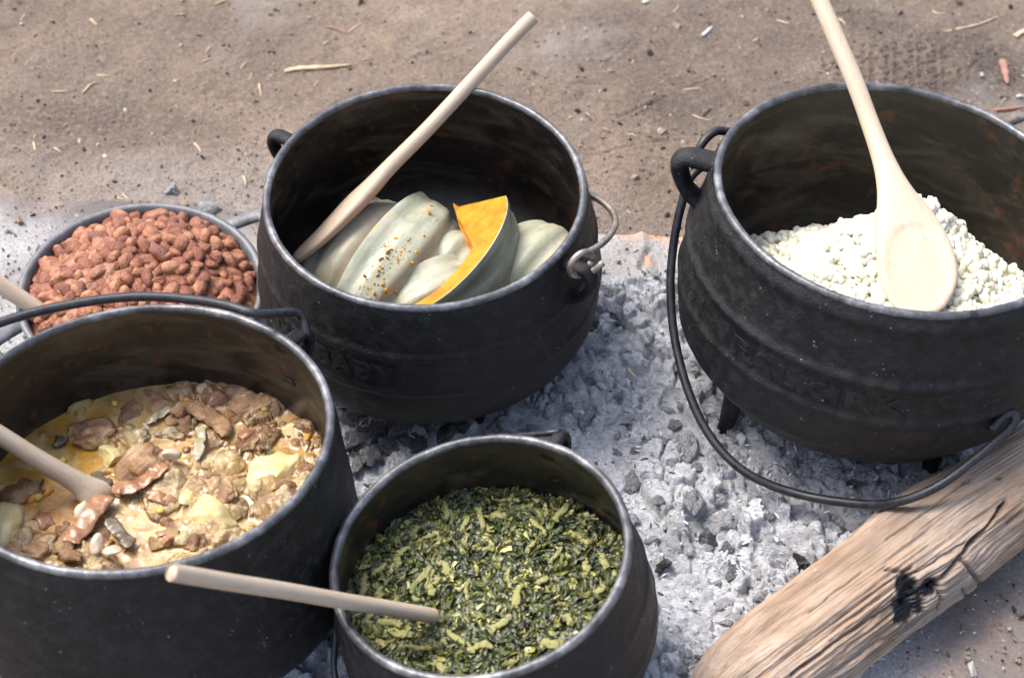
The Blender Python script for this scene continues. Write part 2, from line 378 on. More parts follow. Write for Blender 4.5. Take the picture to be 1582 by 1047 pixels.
M = dict(iron=m_iron_out(), inside=m_iron_in(), rim=m_rim(), wire=m_wire(), bare=m_bare_wire(), spoon=m_wood_spoon(), log=m_log(), dirt=m_dirt(), ash=m_ash(),
         lump=m_ashlump(), sheet=m_sheet(), bean=m_beans(), sauce=m_sauce(), corn=m_corn(), rind=m_rind(), flesh=m_flesh(), greenbase=m_greenbase(), broth=m_broth(), meat=m_meat(),
         flake=m_vcol('ash_flakes', .95, .15), grit=m_vcol('dirt_grit', .9, .2), shred=m_vcol('chopped_leaf', .2, .5, (200, .7, .002), 0, .3), stem=m_plain('pale_leaf_stem', (.20, .20, .05), (.48, .45, .20), .3, 140, .6, .1),
         potato=m_plain('boiled_potato', (.50, .36, .12), (.70, .62, .36), .34, 70, .9, .12), bone=m_plain('bone', (.46, .36, .24), (.66, .58, .45), .4, 60), onion=m_plain('onion_strip', (.30, .26, .16), (.46, .42, .30), .15, 60, .3, .2),
         leaf=m_plain('dark_bay_leaf', (.07, .055, .035), (.16, .13, .085), .35, 60), carrot=m_plain('carrot_bit', (.60, .20, .03), (.72, .34, .05), .35), kernel=m_plain('yellow_kernel', (.55, .34, .04), (.64, .48, .12), .25),
         skin=m_plain('brown_skin_strip', (.20, .085, .04), (.40, .22, .12), .22, 90, .8), straw=m_plain('dry_straw', (.30, .21, .12), (.55, .44, .29), .8, 90), bark=m_plain('red_bark', (.19, .095, .07), (.33, .18, .13), .85, 120, .8),
         pebble=m_plain('small_stone', (.14, .115, .10), (.30, .26, .22), .8, 90), coal=m_plain('black_charcoal', (.010, .010, .011), (.045, .045, .047), .7, 150, .8), pan=m_plain('grey_cast_iron', (.08, .083, .09), (.17, .175, .185), .45, 90, .4), chip=m_plain('pale_chip', (.42, .40, .38), (.62, .60, .58), .85, 150, .7))

# ------------------------------------------------------------------ the ground
PX = dict()
fx = np.linspace(-.80, .80, 761); fy = np.linspace(.66, 1.98, 629)
ex = np.geomspace(.02, 60, 26)
gx = np.concatenate([fx[0] - ex[::-1], fx, fx[-1] + ex]); gy = np.concatenate([fy[0] - ex[::-1], fy, fy[-1] + ex])
X, Y = np.meshgrid(gx, gy, indexing='ij')
def inview(x, y): return sstep(-.9, -.75, x) * (1 - sstep(.75, .9, x)) * sstep(.55, .7, y) * (1 - sstep(1.95, 2.2, y))
def ground_h(x, y):
    h = .006 * fbm(x * 3.1, y * 3.1, 1, 3) + .0055 * fbm(x * 14, y * 14, 5, 4) + .0016 * fbm(x * 75, y * 75, 9, 3)
    f1, f2, cid, _, _ = worley(x * 60, y * 60, 3); h += np.where(cid > .86, .0022 * np.clip(1 - f1 / .5, 0, 1), 0) * sstep(-.2, .2, fbm(x * 5, y * 5, 21, 3))
    f1, f2, cid, _, _ = worley(x * 130, y * 130, 13); h += np.where(cid > .7, .0014 * np.clip(1 - f1 / .5, 0, 1), 0)
    return h
gh = ground_h(X, Y)
def groove(x, y, pts, w, d, ridge=.6):
    """a drag mark: distance to a polyline given in photo pixels"""
    P = np.array([at(a, b, 0)[:2] for a, b in pts]); P = catmull(np.c_[P, np.zeros(len(P))], 8)[:, :2]
    best = np.full(x.shape, 9.)
    for a, b in zip(P[:-1], P[1:]):
        ab = b - a; t = np.clip(((x - a[0]) * ab[0] + (y - a[1]) * ab[1]) / (ab @ ab), 0, 1)
        best = np.minimum(best, np.hypot(x - a[0] - t * ab[0], y - a[1] - t * ab[1]))
    return -d * np.exp(-(best / w) ** 2) + ridge * d * np.exp(-((best - 2.2 * w) / w) ** 2)
for pts, w, d in (([(880, 130), (930, 133), (985, 142)], .003, .003), ([(955, 182), (1010, 160), (1060, 138), (1105, 122)], .003, .004), ([(940, 97), (975, 66)], .003, .003),
                  ([(925, 240), (990, 225), (1052, 222)], .003, .003), ([(1340, 65), (1375, 60), (1395, 63)], .003, .003), ([(1432, 104), (1466, 71)], .003, .004), ([(1555, 195), (1582, 185)], .004, .006),
                  ([(380, 17), (440, 15)], .003, .003), ([(1010, 222), (1055, 218)], .0025, .004), ([(1475, 130), (1530, 80), (1560, 70)], .004, .003), ([(905, 235), (950, 220), (1000, 205)], .003, .0025),
                  ([(1250, 40), (1330, 20), (1420, 30)], .006, .004), ([(240, 62), (320, 66)], .004, .003), ([(640, 90), (720, 70), (800, 85)], .006, .003)):
    gh += groove(X, Y, pts, max(w * .62, .0021), d * .55) * np.clip(.6 + 1.2 * fbm(X * 40, Y * 40, 7, 2), 0, 1.2)
def tread(x, y):
    """stars of wedge-shaped dents left by a shoe sole"""
    c = at(1378, 108, 0); e = at(1450, 90, 0) - c; ang = math.atan2(e[1], e[0])
    u = (x - c[0]) * math.cos(ang) + (y - c[1]) * math.sin(ang); v = -(x - c[0]) * math.sin(ang) + (y - c[1]) * math.cos(ang)
    mask = sstep(0, .012, .085 - np.abs(u)) * sstep(0, .012, .060 - np.abs(v))
    s = .034; a = np.round(v / (s * .866)); uu = u - s * (np.round(u / s - .5 * (a % 2)) + .5 * (a % 2)); vv = v - a * s * .866
    r = np.hypot(uu, vv); t = np.arctan2(vv, uu); k = np.abs(((t / (math.pi / 3)) % 1) - .5) * 2
    pet = sstep(.25, .75, 1 - k) * sstep(.002, .005, r) * (1 - sstep(.0125, .0160, r))
    return mask * (-.0042 * pet + .0012)
gh += tread(X, Y)
c = at(1000, 160, 0); gh += .0007 * np.sin((X * .9 + Y * .9) * 900) * np.exp(-((X - c[0]) / .06) ** 2 - ((Y - c[1]) / .09) ** 2)
gh = gh * inview(X, Y) + (1 - inview(X, Y)) * .004 * fbm(X * 1.3, Y * 1.3, 2, 3)
ashy = np.clip(1.05 - ((Y - 1.36) / .17), 0, 1) * sstep(.42, .1, np.abs(X + .25)) * .8
ashy = np.maximum(ashy, np.clip(1 - ((Y - 1.30) / .16), 0, 1) * sstep(.55, .30, np.abs(X)) * .55)
ashy = np.clip(ashy + .25 * fbm(X * 9, Y * 9, 31, 4) * (ashy > .02), 0, 1)
def spot(x, y, px, py, rx, ry):
    c = at(px, py, 0); return np.exp(-((x - c[0]) / rx) ** 2 - ((y - c[1]) / ry) ** 2)
sooty = np.clip(1.2 * spot(X, Y, 1190, 60, .18, .14) + spot(X, Y, 1470, 110, .14, .12) + .8 * spot(X, Y, 1080, 165, .07, .05) + .5 * spot(X, Y, 930, 40, .1, .06) + .5 * spot(X, Y, 230, 180, .1, .06) + .4 * spot(X, Y, 40, 190, .1, .07), 0, 1)
sooty = sooty * np.clip(.62 + .8 * fbm(X * 10, Y * 10, 41, 4), 0, 1)
ground = link('ground', mesh_np('ground', np.stack([X, Y, gh], -1).reshape(-1, 3), grid_faces(len(gx), len(gy)), True, attrs=dict(ashy=ashy, sooty=sooty)), M['dirt'])
ground['kind'] = 'structure'
def sampler(gx, gy, Hh):
    def s(x, y):
        i = np.clip(np.searchsorted(gx, x) - 1, 0, len(gx) - 2); j = np.clip(np.searchsorted(gy, y) - 1, 0, len(gy) - 2)
        tx = (x - gx[i]) / (gx[i + 1] - gx[i]); ty = (y - gy[j]) / (gy[j + 1] - gy[j])
        return (Hh[i, j] * (1 - tx) + Hh[i + 1, j] * tx) * (1 - ty) + (Hh[i, j + 1] * (1 - tx) + Hh[i + 1, j + 1] * tx) * ty
    return s
GH = sampler(gx, gy, gh)

# ------------------------------------------------------------------ dusted metal sheet the fire was made on
sx = np.linspace(-.86, .62, 420); sy = np.linspace(0, 1, 300)
backs = np.array([[-.9, 1.50], [-.66, 1.455], [-.60, 1.462], [-.55, 1.425], [-.45, 1.43], [-.2, 1.40], [.0, 1.385], [.12, 1.372], [.18, 1.37], [.3, 1.365], [.5, 1.33], [.66, 1.28]])
yb = np.interp(sx, backs[:, 0], backs[:, 1]) + .004 * fbm(sx * 30, sx * 0, 3, 3)
SX = np.repeat(sx[:, None], 300, 1); SY = .60 + (yb[:, None] - .60) * sy[None, :]
edge = yb[:, None] - SY
sz = .0105 + .004 * fbm(SX * 6, SY * 6, 61, 3) + .0018 * fbm(SX * 22, SY * 22, 63, 3) + .010 * np.exp(-edge / .02) * sstep(-.5, -.62, SX)
fold = groove(SX, SY, [(990, 372), (996, 405), (1010, 440), (1030, 490)], .006, -.007, -.2)
slit = -groove(SX, SY, [(1000, 400), (994, 410), (989, 425)], .0022, .012, 0)
sz = sz + fold - slit
dust = np.clip(.95 + .4 * fbm(SX * 5, SY * 5, 71, 4), 0, 1) * (1 - .8 * sstep(.30, .40, SX) * sstep(1.0, .9, SY))
dust *= 1 - .75 * sstep(.85, .74, SY) * sstep(.0, -.1, SX)
dust *= np.where(SX < -.02, .25 + .75 * sstep(.0, .07, edge + .03 * fbm(SX * 14, SY * 14, 75, 3)), 1)
rust = np.clip(np.exp(-np.abs(edge) / .012) * sstep(.09, .13, SX) * 1.2 + .9 * sstep(.004, .007, fold) * (SX > 0) + .7 * np.exp(-edge / .008) * sstep(-.5, -.62, SX), 0, 1) * np.clip(.6 + fbm(SX * 40, SY * 40, 73, 3), 0, 1)
SV = np.stack([SX, SY, sz], -1).reshape(-1, 3)
me = mesh_np('rusty_metal_sheet', SV, grid_faces(420, 300), True, attrs=dict(dust=dust, rust=rust))
sheet = link('rusty_metal_sheet', me, M['sheet']); md = sheet.modifiers.new('thickness', 'SOLIDIFY'); md.thickness = .0016; md.offset = -1
tag(sheet, 'flat rusty metal sheet dusted with grey ash lying under the pots and the fire bed', 'metal sheet')

# ------------------------------------------------------------------ ash bed
ax = np.linspace(-.40, .62, 640); ay = np.linspace(.66, 1.36, 440)
AX, AY = np.meshgrid(ax, ay, indexing='ij')
def ash_mask(x, y):
    d = ((np.abs(x - .09) / .40) ** 2.6 + (np.abs(y - .985) / .315) ** 2.6) ** (1 / 2.6) + .10 * fbm(x * 9, y * 9, 81, 4)
    m = 1 - sstep(.86, 1.06, d)
    la, lb = at(1300, 1060, .0)[:2], at(1600, 800, .0)[:2]; n = np.array([lb[1] - la[1], -(lb[0] - la[0])]); n /= np.linalg.norm(n)
    s = (x - la[0]) * n[0] + (y - la[1]) * n[1]
    return m * (1 - .8 * sstep(-.02, .03, s))
am = ash_mask(AX, AY)
wx = AX + .006 * fbm(AX * 30, AY * 30, 91, 3); wy = AY + .006 * fbm(AX * 30, AY * 30, 93, 3)
ah = np.zeros_like(AX); val = np.zeros_like(AX)
for sc, amp, s, wgt in ((34, .013, 101, 1), (62, .008, 131, 1), (120, .0046, 161, 1), (240, .0022, 191, .6)):
    rot = .6 + s * .1; u = wx * math.cos(rot) - wy * math.sin(rot); v = wx * math.sin(rot) + wy * math.cos(rot)
    f1, f2, cid, dx, dy = worley(u * sc, v * sc * 1.35, s)
    t1 = (cid * 7.13 % 1 - .5); t2 = (cid * 13.7 % 1 - .5)
    crack = sstep(0, .16, f2 - f1)
    pres = sstep(.25, .75, cid) * sstep(-.25, .15, fbm(AX * 11, AY * 11, s + 3, 3))
    ah += amp * wgt * (1 if sc < 100 else np.clip(.15 + 1.1 * sstep(-.15, .25, fbm(AX * 8, AY * 8, 205, 3)), 0, 1)) * (pres * (crack * .8 + 1.1 * (t1 * dx + t2 * dy)) + .35 * (cid - .5))
    val += wgt * (pres * (cid * 3.31 % 1 - .5) * 1.0 - .35 * pres * (1 - crack))
ah += .008 * fbm(AX * 7, AY * 7, 211, 3) + .0022 * fbm(AX * 160, AY * 160, 213, 3)
az_ = .004 + am * (.026 + ah * 1.0) - (1 - am) * .02
base = .60 + .12 * val + .08 * fbm(AX * 10, AY * 10, 221, 4)
dark = np.clip(1.6 * (fbm(AX * 16, AY * 16, 231, 4) - .22), 0, 1) * .8 + .8 * (spot(AX, AY, 1100, 835, .02, .02) + .7 * spot(AX, AY, 1030, 870, .03, .03) + .5 * spot(AX, AY, 600, 690, .08, .03) + .6 * spot(AX, AY, 1300, 745, .10, .05))  # random char, coal spots, and shade of the pumpkin and maize pots painted in
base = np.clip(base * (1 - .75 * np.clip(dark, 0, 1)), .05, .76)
warm = np.clip(fbm(AX * 14, AY * 14, 241, 3), 0, 1)[..., None]
acol = base[..., None] * (np.array([.985, 1.0, 1.035]) * (1 - warm * .4) + np.array([1.06, 1.0, .93]) * warm * .4)
keep = am.reshape(-1) > .01
F = grid_faces(640, 440); F = F[keep[F].any(1)]
ash_me = mesh_np('ash_bed', np.stack([AX, AY, az_], -1).reshape(-1, 3), F, True, acol.reshape(-1, 3))
ash = link('ash_bed', ash_me, M['ash']); ash['kind'] = 'stuff'; tag(ash, 'thick bed of pale grey wood ash between and under the pots', 'ash')
AH = sampler(ax, ay, np.where(am > .02, az_, -1)); SHs = lambda x, y: np.where((y < np.interp(x, backs[:, 0], backs[:, 1])) & (x > -.86) & (x < .62), .012, -1)
def top(x, y):
    x = np.asarray(x, float); y = np.asarray(y, float)
    a = np.where((x > -.40) & (x < .62) & (y > .66) & (y < 1.36), AH(np.clip(x, -.399, .619), np.clip(y, .661, 1.359)), -1)
    return np.maximum(np.maximum(GH(x, y), SHs(x, y)), a)

# ------------------------------------------------------------------ cast iron pots
POT = {}
def prof_fun(R, Rb, hb, D, ridges):
    def r(d):
        d = np.asarray(d, float); q = d / R
        a = 1 + (Rb - 1) * np.sin(np.clip(q / hb, 0, 1) * np.pi / 2)
        b = Rb * np.maximum(1 - np.clip((q - hb) / (D - hb), 0, 1) ** 2.2, 0) ** (1 / 2.2)
        o = np.where(q < hb, a, b) * R
        for (rd, amp, w) in ridges: o = o + amp * np.exp(-((d - rd) / w) ** 2)
        return o
    return r
def make_pot(key, name, label, uv, sf, tilt, prof, h, ridges, legs, ears, es=1., ez=-.004, et=1., lt=1., text=None):
    d0 = ray(791 + uv[0], 523.5 + uv[1]); zc = (h - HC) / d0[2]; c = np.array([0, 0, HC]) + d0 * zc; R = sf / FPX * zc
    n = Vector((math.tan(R_(tilt[0])), math.tan(R_(tilt[1])), 1)).normalized()
    a = Vector((1, 0, 0)) - n * n.x; a.normalize(); b = n.cross(a)
    Rm = Matrix((a, b, n)).transposed(); drop = (h - .006) / n.z
    root = empty(name, Vector(c) - n * drop, Rm.to_quaternion()); tag(root, label, 'pot', 'three-legged cast iron pots on the ash')
    Rb, hb, D = prof; fun = prof_fun(R, Rb, hb, D, ridges); Dm = D * R
    ds = np.unique(np.concatenate([np.linspace(.004, hb * R, 70), hb * R + (Dm - hb * R) * np.sin(np.linspace(0, np.pi / 2, 60))]))
    seg = 160; t = np.linspace(0, 2 * np.pi, seg, endpoint=False)
    def lathe(rs, zs, amp=0., sd=0):
        rs = np.asarray(rs); zs = np.asarray(zs); rr = rs[:, None] + amp * (rs[:, None] > .02) * fbm(np.cos(t)[None] * 3 + 9 + zs[:, None] * 30, np.sin(t)[None] * 3 + 9 - zs[:, None] * 22, sd, 4)
        return np.stack([rr * np.cos(t), rr * np.sin(t), np.repeat(zs[:, None], seg, 1)], -1).reshape(-1, 3), [grid_faces(len(rs), seg, True)]
    V, Fq = lathe(np.maximum(fun(ds), .0004), drop - ds, .0016, 5); Fq = [Fq[0]]
    body = link('outer_wall', mesh_np('outer_wall', V, Fq), M['iron'], root)
    wall = .0055; di = np.unique(np.concatenate([np.linspace(.004, hb * R, 40), hb * R + (Dm - .007 - hb * R) * np.sin(np.linspace(0, np.pi / 2, 46))]))
    fin = prof_fun(R, Rb, hb, (Dm - .007) / R, ()); V, Fi = lathe(np.maximum(fin(di) - wall, .0004), drop - di, .0010, 15)
    link('inner_wall', mesh_np('inner_wall', V, [Fi[0][:, ::-1]]), M['inside'], root)
    q = np.linspace(0, 2 * np.pi, 17)[:-1]; wid = .0038; rr = R - wall / 2 + .0002 + wid * np.cos(q); zz = drop - .003 + .0040 * np.sin(q)
    V = np.stack([np.outer(np.cos(t), rr), np.outer(np.sin(t), rr), np.repeat(zz[None], seg, 0)], -1)
    V[..., 2] += (.0007 * fbm(np.cos(t) * 8 + 4, np.sin(t) * 8 + 4, 25, 3))[:, None]
    i = np.arange(seg)[:, None]; j = np.arange(16)[None]; i2 = (i + 1) % seg; j2 = (j + 1) % 16
    Fr = np.stack([i * 16 + j, i2 * 16 + j, i2 * 16 + j2, i * 16 + j2], -1).reshape(-1, 4)
    link('rim', mesh_np('rim', V.reshape(-1, 3), Fr), M['rim'], root)
    for ang, rad in legs:
        ca, sa = math.cos(R_(ang)), math.sin(R_(ang)); rt = rad * R
        dd = np.linspace(hb * R, Dm, 200); dtop = dd[np.argmin(np.abs(fun(dd) - rt))] - .01; zt = drop - dtop
        P = np.array([[ca * (rt - .012), sa * (rt - .012), zt + .012], [ca * rt, sa * rt, zt], [ca * (rt + .004), sa * (rt + .004), zt * .5], [ca * (rt + .006), sa * (rt + .006), .010], [ca * (rt + .006), sa * (rt + .006), .0]])
        Pc = catmull(P, 6); rr = np.interp(np.linspace(0, 1, len(Pc)), [0, .3, .6, .8, .92, 1], [.020, .015, .0105, .012, .0135, .009]) * lt
        V, F = tube(Pc, rr, 14, ref=(ca, sa, .1)); link('leg', mesh_np('leg', V, F), M['iron'], root)
    for ang in ears:
        ca, sa = math.cos(R_(ang)), math.sin(R_(ang)); e = lambda o, z: [ca * (float(fun(max(-z, .004))) + o), sa * (float(fun(max(-z, .004))) + o), drop + z]
        P = [e(-.006, ez - .012 * es), e(.012 * es, ez - .011 * es), e(.025 * es, ez - .011 * es), e(.0305 * es, ez - .018 * es), e(.028 * es, ez - .033 * es), e(.013 * es, ez - .054 * es), e(-.006, ez - .068 * es)]
        Pc = catmull(P, 7); rr = np.interp(np.linspace(0, 1, len(Pc)), [0, .35, .5, .8, 1], [.0085, .0075, .0085, .007, .008]) * es ** 1.3 * et
        V, F = tube(Pc, rr, 12, flat=(1.25, .85), ref=(-sa, ca, 0)); link('ear', mesh_np('ear', V, F), M['iron'], root)
    if text:
        body_s, a0, a1, d0_, size = text
        cu = bpy.data.curves.new('lettering', 'FONT'); cu.body = body_s; cu.size = size; cu.extrude = .0002; cu.bevel_depth = .0007; cu.bevel_resolution = 1; cu.align_x = 'CENTER'; cu.space_character = 1.15; cu.offset = .0006
        tmp = bpy.data.objects.new('lettering_source', cu); COL.objects.link(tmp); bpy.context.view_layer.update()
        tm = bpy.data.meshes.new_from_object(tmp.evaluated_get(bpy.context.evaluated_depsgraph_get()))
        bpy.data.objects.remove(tmp); bpy.data.curves.remove(cu)
        bmt = bmesh.new(); bmt.from_mesh(tm); bmesh.ops.subdivide_edges(bmt, edges=[ed for ed in bmt.edges if ed.calc_length() > .006], cuts=2); bmt.to_mesh(tm); bmt.free()
        co = np.array([v.co[:] for v in tm.vertices]); wdt = np.ptp(co[:, 0]); mid = (co[:, 0].max() + co[:, 0].min()) / 2; ym = (co[:, 1].max() + co[:, 1].min()) / 2
        th = R_((a0 + a1) / 2) + (co[:, 0] - mid) / wdt * R_(a1 - a0); dd = d0_ - (co[:, 1] - ym); rr = prof_fun(R, Rb, hb, D, ())(dd) + co[:, 2] * .6 - .0002 + .0005 * fbm(th * 30, dd * 300, 77, 3)
        tm.vertices.foreach_set('co', np.stack([rr * np.cos(th), rr * np.sin(th), drop - dd], 1).astype(np.float32).ravel()); tm.update(); tm.name = 'raised_lettering'
        link('raised_lettering', tm, M['iron'], root)
    POT[key] = dict(root=root, c=c, R=R, drop=drop, fun=fun, fin=fin, wall=wall, M=np.array(Rm), base=np.array(Vector(c) - n * drop), n=np.array(n))
    return root
make_pot('pump', 'three_legged_pot', 'black cast iron pot holding grey-green pumpkin wedges', (-134.4, -231.7), 249.3, (-.4, -2.9), (1.107, .826, 1.346), .24,
         ((.012, .0006, .006), (.056, .0022, .004), (.100, .0020, .004)), ((292, .72), (52, .72), (172, .72)), (-32, 148), .82, -.006, text=('NR BABY', 212, 262, .079, .027))
make_pot('corn', 'three_legged_pot', 'largest black cast iron pot holding white maize with its wire handle hanging down in front', (598.1, -230.5), 284.9, (3.3, 2.2), (1.105, .747, 1.469), .28,
         ((.014, .0026, .007), (.072, .0032, .005), (.114, .0026, .005), (.160, .0022, .005)), ((205, .80), (303, .72), (80, .75)), (166, -14), .86, 0., 1.5, .72, text=('FALKIRK', 216, 270, .0945, .026))
make_pot('stew', 'three_legged_pot', 'black cast iron pot full of meat and potato stew in the corner nearest the camera', (-577.2, 136.6), 300.3, (.4, 5.4), (1.095, .924, 1.38), .24,
         ((.02, .0006, .006), (.12, .0012, .005)), ((265, .72), (25, .72), (145, .72)), (49, 229), .8, -.006)
make_pot('green', 'three_legged_pot', 'small tilted black cast iron pot full of chopped cooked greens', (-51.1, 325.8), 236.3, (-9.6, .8), (1.087, .82, 1.21), .20,
         ((.05, .0012, .004), (.085, .0012, .004)), ((300, .72), (60, .72), (180, .72)), (63, 243), .72, -.010)

def pot_local(key, W):
    p = POT[key]; return (np.asarray(W, float) - p['base']) @ p['M']
def bail(key, P, r, mat, closed_loops=(), label=None):
    parts = [tube(catmull(pot_local(key, P), 8), r, 12)]
    for L in closed_loops: parts.append(tube(catmull(pot_local(key, L), 6), r, 10))
    V, F = join(*parts); o = link('bail_handle', mesh_np('bail_handle', V, F), M[mat], POT[key]['root'])
    if label: o['label'] = label
def pxz(*a): return np.array([at(x, y, z) for x, y, z in a])
def local_ear(key, ang, o, z):
    p = POT[key]; r = float(p['fun'](max(-z, .004))) + o; return p['base'] + p['M'] @ np.array([r * math.cos(R_(ang)), r * math.sin(R_(ang)), p['drop'] + z])
# maize pot: the wire hangs from the left ear, its free end curls back over the log
ear = local_ear('corn', 166, .020, -.012)
bail('corn', pxz((1128, 204, .262), (1106, 203, .266), (1087, 219, .262), (1076, 240, .252), (1072, 256, .243), (1090, 258, .240), (1104, 250, .236)), .0042, 'wire',
     [pxz((1104, 249, .236), (1084, 258, .240), (1066, 276, .236), (1056, 305, .222), (1045, 350, .198), (1038, 400, .172), (1036, 450, .150), (1042, 520, .122), (1062, 600, .098), (1096, 672, .078), (1150, 728, .066), (1230, 762, .062), (1330, 778, .080), (1390, 774, .104), (1450, 750, .124), (1510, 706, .140), (1540, 680, .148), (1558, 664, .152), (1568, 648, .156), (1562, 638, .160), (1548, 645, .160), (1530, 664, .156))], 'black wire bail hanging down in front of the pot')
# stew pot: bail folded back above the far rim
e1, e2 = local_ear('stew', 49, .022, -.012), local_ear('stew', 229, .022, -.012)
bail('stew', np.vstack([e1 + [.004, -.004, -.004], e1 + [-.004, .010, .010], pxz((400, 485, .248), (352, 472, .250), (300, 463, .251), (235, 458, .252), (170, 461, .252), (100, 472, .252), (40, 486, .252), (-20, 508, .252), (-90, 560, .250), (-130, 640, .248), (-150, 740, .246), (-110, 850, .245)), e2 + [-.02, .0, .008], e2 + [-.004, -.004, -.004]]), .0042, 'wire')
# pumpkin pot: bare wire, ring through the right ear, the rest folded down behind the pot
er = local_ear('pump', -32, .020, -.012)
ring = [er + np.array([-.004 + .013 * math.cos(t) * .75, .0 + .006 * math.cos(t), .006 + .013 * math.sin(t)]) for t in np.linspace(.2, 6.0, 12)]
tail = [er + np.array([.004, -.002, -.004]), er + np.array([.016, .004, .004])]
bail('pump', np.vstack([ring[0] + np.array([0, .002, 0]), pxz((905, 392, .222), (925, 380, .218), (942, 364, .214), (951, 344, .210), (944, 325, .207), (926, 309, .204), (906, 299, .202)), [local_ear('pump', a, .006, z) for a, z in ((22, -.075), (50, -.105), (85, -.11), (115, -.09), (135, -.06))], local_ear('pump', 148, .022, -.020)]), .0032, 'bare', [ring, tail], 'bare rusty wire bail with a ring through the ear')
# greens pot: thin wire folded down on the left
bail('green', np.vstack([local_ear('green', 63, .020, -.014), pxz((700, 690, .13), (600, 760, .11), (545, 850, .11), (524, 940, .12), (518, 990, .105), (517, 1040, .09), (535, 1100, .085), (580, 1140, .10)), local_ear('green', 243, .020, -.014)]), .0028, 'wire')

# ------------------------------------------------------------------ flat pan of beans
def make_pan():
    uv, sf, h, tilt = (-572, -77), 187.9, .085, (2.5, -2.7)
    d0 = ray(791 + uv[0], 523.5 + uv[1]); zc = (h - HC) / d0[2]; c = np.array([0, 0, HC]) + d0 * zc; R = sf / FPX * zc
    n = Vector((math.tan(R_(tilt[0])), math.tan(R_(tilt[1])), 1)).normalized(); a = (Vector((1, 0, 0)) - n * n.x).normalized(); b = n.cross(a); Rm = Matrix((a, b, n)).transposed()
    drop = h - .012; root = empty('shallow_pan', Vector(c) - n * drop, Rm.to_quaternion()); tag(root, 'shallow grey iron pan with loop handle heaped with brown beans', 'pan')
    prf = [(.0005, .0), (R * .80, .0), (R * .88, .004), (R * .93, .016), (R * .985, drop - .006), (R, drop - .003), (R + .001, drop + .001), (R - .003, drop + .003), (R - .006, drop + .001), (R - .0075, drop - .004), (R * .86, .018), (R * .80, .007), (.0005, .006)]
    prf = np.array(prf); seg = 128; t = np.linspace(0, 2 * np.pi, seg, endpoint=False)
    V = np.stack([prf[:, :1] * np.cos(t), prf[:, :1] * np.sin(t), np.repeat(prf[:, 1:], seg, 1)], -1).reshape(-1, 3)
    link('bowl', mesh_np('bowl', V, grid_faces(len(prf), seg, True)[:, ::-1]), M['pan'], root)
    for ang in (38, 218):
        ca, sa = math.cos(R_(ang)), math.sin(R_(ang)); f_ = lambda o, s, z: [ca * (R + o) - sa * s, sa * (R + o) + ca * s, drop + z]
        P = [f_(-.006, -.034, -.008), f_(.006, -.031, -.006), f_(.026, -.026, -.004), f_(.034, -.019, -.003), f_(.036, 0, -.003), f_(.034, .019, -.003), f_(.026, .026, -.004), f_(.006, .031, -.006), f_(-.006, .034, -.008)]
        V, F = tube(catmull(P, 6), .0070, 12, flat=(.7, 1.15)); link('loop_handle', mesh_np('loop_handle', V, F), M['pan'], root)
    return dict(root=root, c=c, R=R, drop=drop, M=np.array(Rm), base=np.array(Vector(c) - n * drop))
PAN = make_pan()

# ------------------------------------------------------------------ food surfaces
def disc(R, nr, seg):
    r = np.linspace(0, 1, nr) ** .75 * R; t = np.linspace(0, 2 * np.pi, seg, endpoint=False)
    return np.outer(r, np.cos(t)), np.outer(r, np.sin(t))
def food_root(name, p, z, label, cat):
    o = empty(name, p['base'] + p['M'] @ np.array([0, 0, z]), quat_of(p['M'])); tag(o, label, cat); return o
def part(name, me, root, mat, M3, t, s=1., label=None):
    o = bpy.data.objects.new(name, me); COL.objects.link(o); o.parent = root
    if not me.materials: me.materials.append(M[mat])
    o.rotation_mode = 'QUATERNION'; o.rotation_quaternion = quat_of(M3); o.location = t; o.scale = (s,) * 3 if np.isscalar(s) else s
    if label: o['label'] = label
    return o

